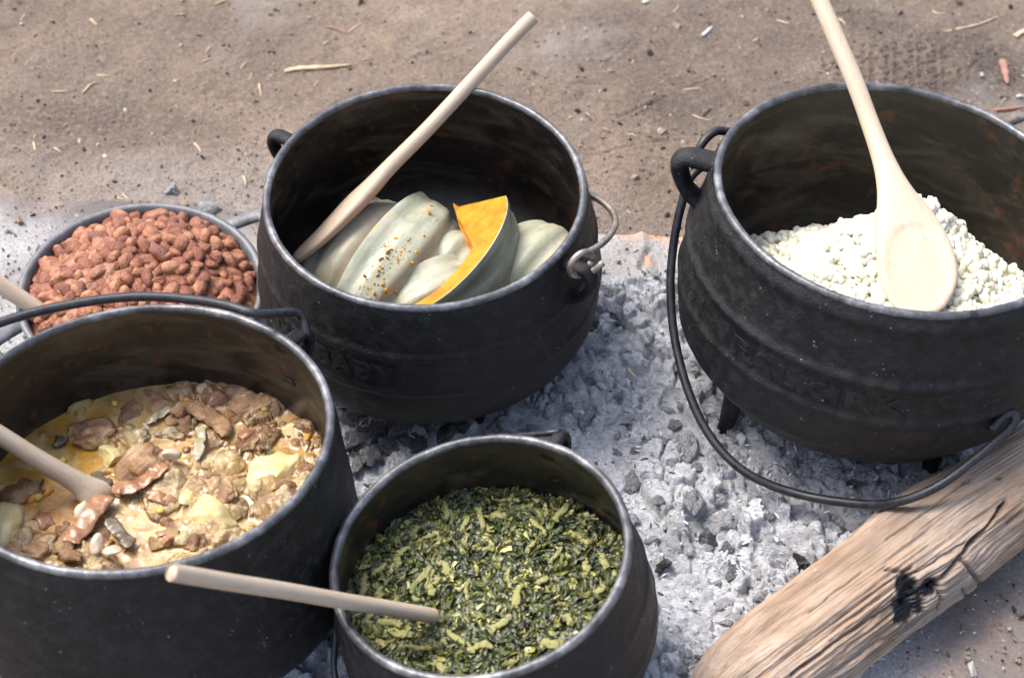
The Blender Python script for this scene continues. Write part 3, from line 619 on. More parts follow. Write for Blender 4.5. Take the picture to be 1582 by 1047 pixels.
# ---- beans
def bean_mesh(k):
    V, F = ico(3); r = 1 + .13 * n3(V, 1.0, 40 + k, 2); V = V * r[:, None]
    V = V * np.array([.0098, .0066, .0060]) * (1 + .08 * np.sin(k))
    V[:, 1] += -.0022 * np.cos(V[:, 0] / .0098 * 1.5) + .001
    V += .0006 * n3(V, 260, 60 + k, 3)[:, None] * V / (np.linalg.norm(V, axis=1)[:, None])
    return mesh_np('bean', V, F)
def build_beans():
    p = PAN; R = p['R'] - .009; zr = p['drop']; z0 = zr - .012
    root = food_root('cooked_beans', p, z0, 'heap of brown cooked beans in sauce filling the shallow pan', 'beans')
    dome = lambda x, y: .042 * np.clip(1 - (np.hypot(x, y) / R) ** 2.6, 0, 1) + .004 * fbm(x * 25 + 3, y * 25 + 3, 301, 3) - .006 * np.exp(-((x - .0) / .035) ** 2 - ((y + .03) / .02) ** 2)
    x, y = disc(R + .002, 70, 180); z = dome(x, y) + .0006 + .0080 * fbm(x * 60, y * 60, 303, 4)
    z[-1] -= .012
    link('sauce', mesh_np('sauce', np.stack([x, y, z], -1).reshape(-1, 3), grid_faces(70, 180, True)), M['sauce'], root)
    ms = [bean_mesh(k) for k in range(8)]; pts = []; tries = 0
    while len(pts) < 298 and tries < 60000:
        tries += 1; a = random.random() * 6.2832; r = (R - .004) * math.sqrt(random.random()); q = (r * math.cos(a), r * math.sin(a))
        if q[1] < -.085 and random.random() < .7: continue
        if all((q[0] - b[0]) ** 2 + (q[1] - b[1]) ** 2 > .0096 ** 2 for b in pts): pts.append(q)
    for q in pts:
        e = .004; gxn = (dome(q[0] + e, q[1]) - dome(q[0] - e, q[1])) / (2 * e); gyn = (dome(q[0], q[1] + e) - dome(q[0], q[1] - e)) / (2 * e)
        nrm = np.array([-gxn + random.gauss(0, .6), -gyn + random.gauss(0, .6), 1]); th = random.random() * 6.283
        B = basis(np.array([math.cos(th), math.sin(th), 0]) - nrm * 0 + np.array([0, 0, random.gauss(0, .25)]), nrm) @ rotm((1, 0, 0), random.uniform(-1.2, 1.2))
        part('bean', random.choice(ms), root, 'bean', B, (q[0], q[1], float(dome(np.array(q[0]), np.array(q[1]))) + random.uniform(-.004, .0035)), random.lognormvariate(0, .16))
build_beans()

# ---- maize
def build_corn():
    p = POT['corn']; zl = p['drop'] - .115; root = food_root('cooked_maize', p, zl, 'mound of white cooked maize kernels in the largest pot', 'maize')
    Rm = float(p['fin'](.115)) - p['wall'] + .002
    def hh(x, y):
        d = np.hypot((x - .012) / .155, (y + .055) / .135)
        return (.050 * np.clip(1 - d ** 2.2, -1.4, 1) + .010 * fbm(x * 48, y * 48, 317, 3) + .009 * fbm(x * 18 + 7, y * 18 + 2, 311, 3) + .046 * np.exp(-((x - .040) / .05) ** 2 - ((y - .046) / .036) ** 2) + .010 * np.exp(-((x + .02) / .03) ** 2 - ((y - .010) / .03) ** 2))
    x, y = disc(Rm, 110, 220); z = hh(x, y) - .004 + .0050 * fbm(x * 110, y * 110, 313, 4)
    lim = lambda zz: p['fin'](np.clip(.115 - zz, .004, .2)) - p['wall']
    q_ = np.minimum(1, (lim(z) + .001) / np.maximum(np.hypot(x, y), 1e-6)); x = x * q_; y = y * q_
    link('maize_mass', mesh_np('maize_mass', np.stack([x, y, z], -1).reshape(-1, 3), grid_faces(110, 220, True)), M['corn'], root)
    tm = []
    for k in range(6):
        V, F = ico(2); V = V * (1 + .34 * n3(V, 1.2, 70 + k, 3))[:, None] * np.array([.0050, .0042, .0034]); tm.append((V, F))
    ms = [mesh_np('kernel', V, F) for V, F in tm]; acc = Acc(); pts = []
    for i in range(9000):
        a = random.random() * 6.2832; r = (Rm - .003) * math.sqrt(random.random()); pts.append((r * math.cos(a), r * math.sin(a)))
    vis = lambda q: -abs(q[1] + .06) * 1. - .25 * abs(q[0])
    grid = {}; keepers = []
    for q in sorted(pts, key=vis, reverse=True):
        k = (int(q[0] / .0038 + 500), int(q[1] / .0038 + 500))
        if k in grid: continue
        grid[k] = 1; keepers.append(q)
    for i, q in enumerate(keepers):
        t = np.array([q[0], q[1], float(hh(np.array(q[0]), np.array(q[1]))) + random.uniform(-.0045, .0032)]); B = rrot(); s = min(random.lognormvariate(-.05, .28), 1.5)
        if math.hypot(q[0], q[1]) > float(lim(t[2])) - .0045 * s - .001: continue
        if i % 4 == 0 and i < 1192: part('kernel', random.choice(ms), root, 'corn', B, t, s)
        else: V, F = random.choice(tm); acc.add(V, F, B * s, t, (1, 1, 1))
    o = link('loose_kernels', acc.mesh('loose_kernels'), M['corn'], root); o['kind'] = 'stuff'
build_corn()

# ---- greens
def build_greens():
    p = POT['green']; dep = .074; zl = p['drop'] - dep; root = food_root('cooked_greens', p, zl, 'glossy dark chopped cooked greens with pale stems filling the small tilted pot', 'greens')
    Rm = float(p['fin'](dep - .012)) - p['wall'] - .0015
    # the surface lies level although the pot leans
    n_loc = p['M'].T @ np.array([0, 0, 1.]); sxl, syl = -n_loc[0] / n_loc[2], -n_loc[1] / n_loc[2]
    c = pot_local('green', at(695, 932, .128)) - [0, 0, zl]
    def hh(x, y): return .75 * (sxl * x + syl * y) + .007 * fbm(x * 22 + 3, y * 22 + 8, 321, 3) + .005 * np.clip(1 - np.hypot(x, y) / Rm, 0, 1) - .012 * np.exp(-((x - c[0]) / .014) ** 2 - ((y - c[1]) / .010) ** 2)
    x, y = disc(Rm + .003, 100, 220); z = hh(x, y) - .003 + .0034 * fbm(x * 110, y * 110, 323, 4)
    link('leaf_mass', mesh_np('leaf_mass', np.stack([x, y, z], -1).reshape(-1, 3), grid_faces(100, 220, True)), M['greenbase'], root)
    acc = Acc(); u, v = np.meshgrid(np.linspace(-1, 1, 4), np.linspace(-1, 1, 3), indexing='ij'); Fg = grid_faces(4, 3)
    tmpl = []
    for k in range(14):
        cu = random.uniform(-.6, .6); V = np.stack([u * random.uniform(1., 2.1) * (1 - .3 * np.abs(v) * random.random()), v * (.5 - .25 * u * u * random.random()) + random.uniform(-.7, .7) * u * u, cu * u * u + random.uniform(-.5, .5) * v * v + .25 * rng.normal(size=u.shape)], -1).reshape(-1, 3); tmpl.append(V)
    pal = [((.014, .021, .008), 6), ((.030, .042, .013), 7), ((.055, .068, .018), 6), ((.092, .102, .024), 4.5), ((.16, .155, .036), 2.8), ((.27, .25, .065), 1.6), ((.42, .39, .17), .9)]
    cs = [a for a, b in pal]; wt = np.array([b for a, b in pal]); wt /= wt.sum()
    N = 9500; aa = rng.random(N) * 6.2832; rr = Rm * np.sqrt(rng.random(N)); xs, ys = rr * np.cos(aa), rr * np.sin(aa); zz = hh(xs, ys); pi = np.clip(np.floor(rng.choice(len(cs), N, p=wt) + 2.2 * fbm(xs * 45, ys * 45, 327, 3) + .5), 0, 6).astype(int)
    for i in range(N):
        B = basis([math.cos(aa[i] * 7.1), math.sin(aa[i] * 7.1), random.gauss(0, .3)], [random.gauss(0, .38), random.gauss(0, .38), 1]); s = min(.0028 * random.lognormvariate(0, .45), .0052)
        acc.add(random.choice(tmpl), Fg, B * s, np.array([xs[i], ys[i], zz[i] + random.uniform(-.0015, .0026)]), np.array(cs[pi[i]]) * random.uniform(.95, 1.35) * .9 + np.array([.010, .011, .003]))
    o = link('chopped_leaf', acc.mesh('chopped_leaf'), M['shred'], root); o['kind'] = 'stuff'
    ms = []
    for k in range(7):
        L = 1.; Pq = np.array([[-.5, 0, 0], [-.2, .10 * random.uniform(-1, 1), .05], [.2, .12 * random.uniform(-1, 1), .06], [.5, .16 * random.uniform(-1, 1), 0]])
        Pc = catmull(Pq, 5); V, F = tube(Pc, np.interp(np.linspace(0, 1, len(Pc)), [0, .1, .5, .9, 1], [.05, .11, .13, .10, .06]), 8, flat=(.5, 1.1)); V += .035 * rng.normal(size=V.shape); ms.append(mesh_np('stem', V, F))
    spots = [(668, 900, 40, 80), (745, 800, 46, 100), (770, 795, 30, 10), (785, 775, 60, -5), (690, 880, 44, -25), (720, 812, 34, 60), (860, 865, 56, 78), (833, 820, 52, -70), (560, 900, 34, 70), (590, 920, 40, 85), (610, 930, 44, 60), (650, 895, 50, 35), (850, 1000, 46, 20),
             (700, 985, 60, -25), (775, 975, 70, 42), (640, 1000, 60, -20), (612, 975, 50, 10), (600, 960, 40, -30), (905, 880, 40, 72), (935, 870, 40, 85), (640, 820, 34, 10), (715, 760, 40, 35), (660, 830, 38, 15), (790, 900, 30, 80), (800, 930, 36, 70), (905, 840, 30, 20), (690, 790, 36, 55), (755, 855, 26, 5),
             (840, 905, 30, 40), (880, 960, 34, -20), (745, 1010, 44, 15), (570, 950, 36, 60), (680, 1030, 44, -35), (590, 990, 36, -50), (820, 850, 26, 60), (725, 915, 30, 90), (620, 860, 36, 70), (585, 880, 30, 40), (925, 920, 30, 60), (870, 800, 30, 50)]
    sd = POT['green']
    for k, (px, py, L, an) in enumerate(spots):
        w = at(px, py, .128); an += random.uniform(-22, 22); L *= random.uniform(.6, 1.15); a2 = R_(an); w2 = at(px + L * math.cos(a2), py - L * math.sin(a2), .128); l0, l1 = pot_local('green', w) - [0, 0, zl], pot_local('green', w2) - [0, 0, zl]
        d = l1 - l0; Ls = np.linalg.norm(d); B = basis([d[0], d[1], 0], [random.gauss(0, .2), random.gauss(0, .2), 1]); cx = l0
        if np.hypot(cx[0], cx[1]) > Rm - .006: continue
        part('stem', random.choice(ms), root, 'stem', B, (cx[0], cx[1], float(hh(np.array(cx[0]), np.array(cx[1]))) + .0022), (Ls, random.uniform(.012, .026), .020))
build_greens()

# ---- stew
def lump_mesh(name, seed, dims, rough=.25, sub=3, cuts=0, sc=1.2):
    V, F = ico(sub); r2 = np.random.default_rng(seed)
    for k in range(cuts):
        n = r2.normal(size=3); n /= np.linalg.norm(n); d = r2.uniform(.45, .8); s = V @ n - d; V = V - np.where(s > 0, s, 0)[:, None] * n * .92
    V = V * (1 + rough * n3(V, sc, seed, 4))[:, None]; return mesh_np(name, V * np.array(dims), F)
def build_stew():
    p = POT['stew']; dep = .120; zl = p['drop'] - dep; root = food_root('meat_stew', p, zl, 'chunky meat and potato stew in oily yellow gravy', 'stew')
    Rm = float(p['fin'](dep)) - p['wall'] + .002; Z = p['base'][2] + zl * p['n'][2]
    n_loc = p['M'].T @ np.array([0, 0, 1.]); sxl, syl = -n_loc[0] / n_loc[2], -n_loc[1] / n_loc[2]
    def S(px, py, dz=0):
        w = at(px, py, Z + dz); return pot_local('stew', w) - [0, 0, zl]
    oil = np.zeros(1)
    ol = [(S(55, 735), .050, .040), (S(20, 700), .050, .035), (S(135, 650), .045, .016), (S(100, 720), .035, .020), (S(70, 790), .035, .024)]
    def oilm(x, y):
        m = 0
        for c, a, b in ol: m = m + np.exp(-((x - c[0]) / a) ** 2 - ((y - c[1]) / b) ** 2)
        return np.clip(m * (.75 + .9 * fbm(x * 26, y * 26, 339, 3)), 0, 1)
    def hh(x, y):
        om = oilm(x, y); wx_ = x + .006 * fbm(x * 40, y * 40, 341, 2); wy_ = y + .006 * fbm(x * 40 + 9, y * 40, 343, 2)
        f1, f2, cid, _, _ = worley(wx_ * 40 + 3, wy_ * 40, 331); f1b, _, cb, _, _ = worley(wx_ * 95, wy_ * 95 + 5, 335)
        lump = .009 * fbm(x * 24, y * 24 + 4, 333, 3) + .013 * np.sqrt(np.clip(.62 - f1, 0, 1)) * (cid > .4) + .0045 * np.sqrt(np.clip(.55 - f1b, 0, 1)) * (cb > .3) + .0016 * fbm(wx_ * 160, wy_ * 160, 345, 3)
        return sxl * x + syl * y + .003 + .0004 * fbm(x * 60, y * 60, 337, 2) + np.log1p(np.exp(np.clip(((1 - om) * lump - .004 * om - .001) * 900, -30, 30))) / 900
    x, y = disc(Rm + .002, 190, 520); z = hh(x, y); om = oilm(x, y); lev = z - sxl * x - syl * y - .003; liq = 1 - sstep(.0012, .0034, lev)
    wx_ = x + .010 * fbm(x * 45, y * 45, 347, 3); wy_ = y + .010 * fbm(x * 45 + 5, y * 45, 349, 3)
    _, _, cid, _, _ = worley((x + .006 * fbm(x * 40, y * 40, 341, 2)) * 40 + 3, (y + .006 * fbm(x * 40 + 9, y * 40, 343, 2)) * 40, 331)
    tt = np.clip(.5 + .75 * fbm(wx_ * 38, wy_ * 38, 351, 4) + .35 * (cid - .5), 0, 1)
    ks = [0, .2, .36, .5, .64, .8, 1]; kc = np.array([[.17, .08, .04], [.29, .155, .08], [.41, .25, .13], [.49, .33, .16], [.55, .41, .21], [.61, .50, .29], [.66, .58, .40]])
    col = np.stack([np.interp(tt, ks, kc[:, q]) for q in range(3)], -1); yl = np.clip(1.6 * fbm(wx_ * 30 + 7, wy_ * 30, 353, 3), 0, 1)[..., None]; col = col * (1 - .6 * yl) + np.array([.50, .33, .07]) * .6 * yl
    oc = np.array([.42, .215, .012]); cr = S(110, 790); pink = np.exp(-((x - cr[0]) / .035) ** 2 - ((y - cr[1]) / .028) ** 2)[..., None]
    pool = np.array([.46, .29, .10]) * (1 - om[..., None]) + oc * om[..., None]
    col = col * (1 - .7 * liq[..., None]) + pool * .7 * liq[..., None]; col = col * (1 - om[..., None]) + (oc * (.75 + .5 * np.clip(.5 + fbm(wx_ * 30, wy_ * 30, 355, 3), 0, 1))[..., None]) * om[..., None]; col = col * (1 - .75 * pink) + np.array([.42, .22, .11]) * .75 * pink
    link('gravy', mesh_np('gravy', np.stack([x, y, z], -1).reshape(-1, 3), grid_faces(190, 520, True), True, col.reshape(-1, 3), dict(liquid=liq)), M['broth'], root)
    def put(name, me, mat, px, py, rot=0, dz=0., s=1., tilt=.15, label=None):
        q = S(px, py); a = R_(rot); B = basis([math.cos(a), math.sin(a), random.gauss(0, tilt)], [random.gauss(0, tilt), random.gauss(0, tilt), 1])
        return part(name, me, root, mat, B, (q[0], q[1], float(hh(np.array(q[0]), np.array(q[1]))) + dz), s, label)
    for i, (px, py, a, dm) in enumerate([(323, 810, 0, (.023, .018, .014)), (423, 732, 60, (.030, .022, .013)), (10, 812, 80, (.028, .023, .015)), (455, 676, 10, (.019, .012, .009)), (178, 704, 70, (.020, .015, .010)), (245, 825, 30, (.016, .013, .008)), (370, 775, 20, (.022, .014, .007)), (300, 775, 70, (.014, .010, .007))]):
        put('potato', lump_mesh('potato', 400 + i, dm, .30, 4, 7, 1.1), 'potato', px, py, a, -.005, 1.1, .2, 'pale yellow boiled potato piece')
    mm = [lump_mesh('meat', 420 + i, (.019, .0135, .0085), .38, 4, 5, 1.3) for i in range(9)]
    for px, py, a, s in [(145, 670, 30, 1.5), (195, 640, 100, 1.2), (240, 620, 10, 1.3), (225, 735, 20, 1.5), (380, 640, 0, 1.2), (285, 650, 60, 1.0), (30, 760, 10, 1.2), (350, 770, 80, 1.0), (60, 850, 0, 1.2), (150, 840, 40, 1.2), (300, 840, 0, 1.), (455, 720, 90, .9), (390, 690, 0, 1.)]:
        put('meat_chunk', random.choice(mm), 'meat', px, py, a + random.uniform(-30, 30), random.uniform(-.0075, -.003), s * random.uniform(.9, 1.1), .3)
    def strip(pts, r, mat, name, flat, dz=.006, label=None):
        P = np.array([S(a, b) for a, b in pts]); P[:, 2] = [float(hh(np.array(q[0]), np.array(q[1]))) + dz for q in P]; Pc = catmull(P, 8)
        V, F = tube(Pc, np.interp(np.linspace(0, 1, len(Pc)), [0, .06, .9, 1], [r * .6, r, r, r * .5]), 12, flat=flat); V = V + .0030 * np.stack([n3(V, 130, 9 + q, 3) for q in range(3)], 1)
        o = link(name, mesh_np(name, V, F), M[mat], root)
        if label: o['label'] = label
    strip([(272, 656), (290, 644), (315, 648), (340, 662), (352, 684)], .0080, 'meat', 'tripe_strip', (.7, 1), .006, 'curved brown strip of tripe')
    strip([(170, 780), (150, 805), (128, 832), (108, 856)], .0085, 'skin', 'skin_strip', (.32, 1.1), .010, 'reddish brown strip of skin in front of the spoon')
    strip([(178, 768), (205, 770), (235, 755), (258, 738)], .0075, 'skin', 'skin_strip', (.22, 1.1), .008, 'folded brown skin strip beyond the spoon')
    strip([(95, 870), (100, 850), (115, 835), (105, 868), (130, 880)], .006, 'meat', 'tripe_strip', (.6, 1), .008)
    strip([(316, 672), (312, 700), (304, 728)], .0042, 'onion', 'onion_strip', (.22, 1.2), .007, 'translucent onion strip')
    strip([(228, 660), (245, 650), (268, 640)], .0036, 'onion', 'onion_strip', (.25, 1.2), .005)
    strip([(170, 815), (190, 840), (208, 856)], .0065, 'leaf', 'leaf_piece', (.14, 1.), .008, 'dark folded leaf')
    strip([(148, 742), (160, 760), (175, 762)], .005, 'leaf', 'leaf_piece', (.3, 1.), .006)
    strip([(408, 708), (422, 702)], .005, 'leaf', 'leaf_piece', (.2, 1.), .007)
    strip([(88, 685), (100, 692)], .006, 'leaf', 'leaf_piece', (.4, 1.), .003)
    for q in range(12):
        px, py = random.choice([(random.uniform(200, 470), random.uniform(625, 800)), (random.uniform(60, 330), random.uniform(800, 870))]); an = random.random() * 6.28; Ls = random.uniform(14, 26); cv = random.uniform(-10, 10); dx_, dy_ = math.cos(an) * Ls, math.sin(an) * Ls * .7
        if np.hypot(*S(px, py)[:2]) > Rm - .02: continue
        strip([(px - dx_, py - dy_), (px - dy_ / Ls * cv, py + dx_ / Ls * cv), (px + dx_, py + dy_)], random.uniform(.004, .0068), random.choice(['meat', 'meat', 'meat', 'skin']), 'meat_strip', (random.uniform(.35, .7), 1.1), random.uniform(-.0015, .0015))
    for i, (px, py, a) in enumerate([(155, 868, 90), (178, 878, 20), (130, 805, 70), (140, 812, 40), (270, 728, 30)]):
        put('bone', lump_mesh('bone', 440 + i, (.010, .0055, .005), .15, 3, 4), 'bone', px, py, a, .009, 1, .3, 'pale bone end')
    km = lump_mesh('maize_kernel', 460, (.0046, .004, .0032), .15, 2); cm = lump_mesh('carrot', 461, (.006, .0045, .004), .2, 2, 3)
    for px, py in [(98, 716), (178, 628), (310, 632), (60, 772), (410, 640), (250, 800)]: put('maize_kernel', km, 'kernel', px, py, random.uniform(0, 180), .001, random.uniform(.8, 1.4))
    for px, py in [(292, 630), (475, 682), (435, 800), (75, 765), (48, 775)]: put('carrot_piece', cm, 'carrot', px, py, random.uniform(0, 180), .001, random.uniform(.7, 1.2))
    acc = Acc(); t0 = [((lambda V: V * (1 + .5 * n3(V, 1.3, 470 + k, 3))[:, None] * np.array([.0062, .0042, .0015]))(ico(2)[0]), ico(2)[1]) for k in range(5)]
    pal = [(.50, .40, .22), (.42, .28, .14), (.36, .21, .11), (.56, .48, .30), (.46, .32, .10), (.48, .36, .2)]
    for i in range(70):
        a = random.random() * 6.2832; r = (Rm - .004) * math.sqrt(random.random()); q = np.array([r * math.cos(a), r * math.sin(a)])
        if float(oilm(q[0], q[1])) > .45 and random.random() < .85: continue
        V, F = random.choice(t0); acc.add(V, F, rrot() * random.uniform(.5, 1.5), np.array([q[0], q[1], float(hh(q[:1], q[1:])[0]) + random.uniform(-.003, -.0008)]), np.array(random.choice(pal)) * random.uniform(.85, 1.1))
    o = link('vegetable_bits', acc.mesh('vegetable_bits'), m_vcol('stew_bits', .3, .5, (120, .5, .0015), .05, .3), root); o['kind'] = 'stuff'
build_stew()

# ---- pumpkin wedges, each a piece of its own
def wedge(label, px0, px1, out, L_scale=1., rad=.055, half=32, thick=.45, roll=0., bulge=1., crumbs=0, thick2=None, th0=.12):
    """px0, px1: the two tips (pixel, height); out: direction the rind faces"""
    a = at(*px0); b = at(*px1); mid = (a + b) / 2; d = b - a; L = np.linalg.norm(d) / 2 * L_scale
    B = basis(d, out) @ rotm((1, 0, 0), R_(roll)); nu, nv = 30, 18
    th = np.linspace(th0, math.pi - .10, nu)[:, None]; ph = np.linspace(-R_(half), R_(half), nv)[None, :]
    kin = 1 - np.interp(th[:, 0], [th0, 1.15, 1.6, math.pi], [thick if thick2 is None else thick2, thick if thick2 is None else thick + (thick2 - thick) * .55, thick + .02, thick])[:, None]
    def shell(k, off=0.):
        r = rad * bulge * np.sin(th) ** .8 * (1 + .04 * np.cos(ph * 9 + .6) - .02 * np.cos(ph * 19)) ; x = L * np.cos(th) * (1 - (1 - k) * np.where(th < math.pi / 2, .55 if th0 < .3 else .04, .55)) + 0 * ph
        return np.stack([x, (r * k + off) * np.sin(ph), (r * k + off) * np.cos(ph)], -1)
    o_, i_ = shell(1.0), shell(kin); rnd = shell(1.0, .0016)
    for arr in (o_, i_): arr += (.0011 * fbm(arr[..., 0] * 60 + 3, arr[..., 1] * 60 + arr[..., 2] * 40, 351, 3))[..., None]
    o_[..., 2] -= rad * .6; i_[..., 2] -= rad * .6; rnd[..., 2] -= rad * .6
    def solid(A, Bq):
        V = np.vstack([A.reshape(-1, 3), Bq.reshape(-1, 3)]); n = nu * nv; F = [grid_faces(nu, nv)[:, ::-1], grid_faces(nu, nv) + n]
        i = np.arange(nu - 1); j = np.arange(nv - 1)
        s = [np.stack([i * nv, (i + 1) * nv, (i + 1) * nv + n, i * nv + n], 1)[:, ::-1] * 1, np.stack([i * nv + nv - 1, (i + 1) * nv + nv - 1, (i + 1) * nv + nv - 1 + n, i * nv + nv - 1 + n], 1), np.stack([j, j + 1, j + 1 + n, j + n], 1), np.stack([(nu - 1) * nv + j, (nu - 1) * nv + j + 1, (nu - 1) * nv + j + 1 + n, (nu - 1) * nv + j + n], 1)[:, ::-1]]
        return V, np.vstack(F + s)
    root = empty('pumpkin_wedge', mid, quat_of(B)); tag(root, label, 'pumpkin wedge', 'pumpkin wedges in the pot')
    def sharp(me):
        bm = bmesh.new(); bm.from_mesh(me); bmesh.ops.recalc_face_normals(bm, faces=bm.faces)
        for e in bm.edges: e.smooth = not (len(e.link_faces) == 2 and e.calc_face_angle(0) > .7)
        bm.to_mesh(me); bm.free(); return me
    V, F = solid(o_, i_); link('flesh', sharp(mesh_np('flesh', V, F)), M['flesh'], root)
    inner = o_.copy(); inner += 0; V, F = solid(rnd, inner + np.array([0, 0, .0001])); link('rind', sharp(mesh_np('rind', V, F)), M['rind'], root)
    if crumbs:
        acc = Acc(); V, F = ico(1)
        for k in range(crumbs):
            i = int(np.clip(random.gauss(nu * .55, 4), 2, nu - 3)); j = int(np.clip(random.gauss(nv * .5, 2.2), 1, nv - 2)); acc.add(V * .0009 * random.lognormvariate(0, .55) * np.array([1.3, 1, .35]), F, rrot(), rnd[i, j] + np.array([random.gauss(0, .0022), random.gauss(0, .0022), 0]), (.5, .28, .08))
        link('orange_crumbs', acc.mesh('orange_crumbs'), M['flesh'], root)['kind'] = 'stuff'
wedge('leftmost pumpkin wedge, rind up, lying against the wooden spoon', (494, 446, .120), (612, 318, .136), (-.25, -.30, 1), 1.25, .066, 33, .35, th0=.7)
wedge('long pumpkin wedge with orange crumbs stuck on its rind', (548, 478, .130), (680, 322, .140), (.45, -.30, .9), 1.25, .068, 31, .35, crumbs=150, th0=.65)
wedge('tallest pumpkin wedge showing its bright orange cut flesh', (684, 494, .136), (782, 334, .152), (.96, -.10, .06), 1.28, .082, 32, .26, thick2=1.12, th0=.72)
wedge('small pumpkin piece wedged in the middle beneath the tallest wedge', (664, 428, .118), (724, 362, .128), (-.25, -.40, 1), 1.15, .048, 34, .35)
wedge('low pumpkin wedge at the front, mostly rind, beside the orange cut face', (598, 484, .122), (742, 412, .124), (-.25, -.6, 1), 1.05, .050, 28, .4)
wedge('rightmost pumpkin wedge leaning on the pot wall', (770, 460, .120), (866, 352, .142), (-.35, -.30, 1), 1.2, .060, 34, .35, th0=.65)
wedge('small pumpkin scrap showing behind the long wedge', (636, 350, .115), (672, 318, .125), (-.5, .2, 1), 1.1, .034, 36, .5)
wedge('pumpkin wedge mostly hidden below the front rim', (505, 462, .116), (600, 480, .120), (0, -.4, 1), 1.05, .040, 36, .4)

# ------------------------------------------------------------------ wooden spoons
def spoon(label, stations, face, dish=None, group='wooden spoons in the pots'):
    """stations: (px, py, z, half width, half thickness) from bowl tip to handle end; face: direction the bowl opens to"""
    P = np.array([at(s[0], s[1], s[2]) for s in stations]); W = np.array([s[3] for s in stations]); T = np.array([s[4] for s in stations])
    o = P[-1]; d = P[-1] - P[0]; Ln = np.linalg.norm(d); B = basis(d, face); Lc = (P - P[0]) @ B
    n = 12; Pc = catmull(Lc, n); k = np.linspace(0, len(P) - 1, len(Pc)); Wc = catmull(np.c_[W, W, W], n)[:, 0]; Tc = catmull(np.c_[T, T, T], n)[:, 0]; Wc = np.maximum(Wc, .0008); Tc = np.maximum(Tc, .0008)
    seg = 36; t = np.linspace(0, 2 * np.pi, seg, endpoint=False); V = []
    for i in range(len(Pc)):
        y = Wc[i] * np.cos(t); z = Tc[i] * np.sin(t)
        if dish:
            x0, x1, w0, dep = dish; xc = (x0 + x1) / 2; q = ((Pc[i, 0] - xc) / ((x1 - x0) / 2)) ** 2 + (y / w0) ** 2
            z = np.where(np.sin(t) > 0, z - dep * np.clip(1 - q, 0, 1) ** .38, z)
        V.append(np.stack([np.full(seg, Pc[i, 0]), Pc[i, 1] + y, Pc[i, 2] + z], 1))
    V = np.vstack(V); m = len(V); V = np.vstack([V, Pc[0], Pc[-1]]); kk = np.arange(seg); k2 = (kk + 1) % seg; nl = (len(Pc) - 1) * seg
    F = [grid_faces(len(Pc), seg, True), np.vstack([np.stack([np.full(seg, m), kk, k2], 1), np.stack([np.full(seg, m + 1), nl + k2, nl + kk], 1)])]
    me = mesh_np('wooden_spoon', V, F); bm = bmesh.new(); bm.from_mesh(me); bmesh.ops.recalc_face_normals(bm, faces=bm.faces)
    for e in bm.edges: e.smooth = not (len(e.link_faces) == 2 and e.calc_face_angle(0) > .75)
    bm.to_mesh(me); bm.free()
    ob = link('wooden_spoon', me, M['spoon'], None, P[0]); ob.rotation_mode = 'QUATERNION'; ob.rotation_quaternion = quat_of(B); tag(ob, label, 'spoon', group); return ob
spoon('long wooden spoon standing in the maize with its oval bowl facing up', [(1432, 492, .222, .003, .002), (1429, 478, .224, .020, .004), (1423, 440, .229, .0335, .005), (1412, 390, .236, .0345, .0055), (1398, 340, .243, .0275, .006), (1382, 295, .251, .0165, .0068), (1366, 250, .258, .0108, .0072), (1344, 190, .272, .0088, .0076), (1320, 125, .292, .0086, .0078), (1290, 55, .314, .0086, .0078), (1264, -5, .333, .0084, .0076), (1240, -60, .350, .0082, .0074), (1239, -62, .3506, .006, .0055)],
      (0, -.62, .78), (.006, .098, .0295, .0040))
spoon('wooden spoon seen edge-on leaning across the pumpkin pot', [(455, 404, .135, .004, .002), (462, 396, .138, .016, .0055), (500, 362, .150, .025, .0075), (545, 317, .167, .024, .0095), (575, 287, .179, .015, .0088), (605, 255, .192, .0085, .0078), (660, 200, .217, .0074, .0074), (730, 125, .253, .0072, .0072), (790, 60, .286, .0070, .0070), (821, 29, .302, .0070, .0070), (823, 27, .303, .0055, .0055)], (-.83, .18, .52))
spoon('wooden spoon whose bowl is sunk in the meat stew', [(225, 822, .086, .004, .003), (205, 806, .094, .020, .006), (178, 790, .108, .024, .007), (150, 768, .127, .016, .0085), (118, 744, .142, .0098, .0085), (60, 710, .168, .0084, .0082), (0, 672, .196, .0080, .0080), (-60, 634, .224, .0078, .0078), (-150, 578, .266, .0076, .0076), (-152, 577, .267, .005, .005)], (.2, -.5, .85))
st_ = spoon('pale round wooden stick resting across the rim of the greens pot', [(666, 950, .1385, .0050, .0050), (665, 950, .139, .0062, .0062), (600, 939, .168, .0063, .0063), (520, 926, .206, .0063, .0063), (440, 912, .246, .0063, .0063), (350, 898, .288, .0063, .0063), (272, 885, .324, .0063, .0063), (267, 884, .326, .0055, .0055), (265, 884, .327, .0035, .0035)], (0, -.5, .85)); st_.name = 'wooden_stick'; st_['category'] = 'stick'
spoon('wooden spoon stuck into the pan of beans', [(170, 548, .045, .004, .003), (150, 535, .052, .018, .005), (120, 517, .063, .020, .006), (96, 503, .073, .012, .007), (70, 486, .084, .0085, .0085), (40, 466, .098, .0085, .0085), (0, 440, .116, .0085, .0085), (-60, 400, .143, .0083, .0083), (-150, 342, .182, .0083, .0083), (-152, 341, .183, .005, .005)], (.3, -.4, .85))

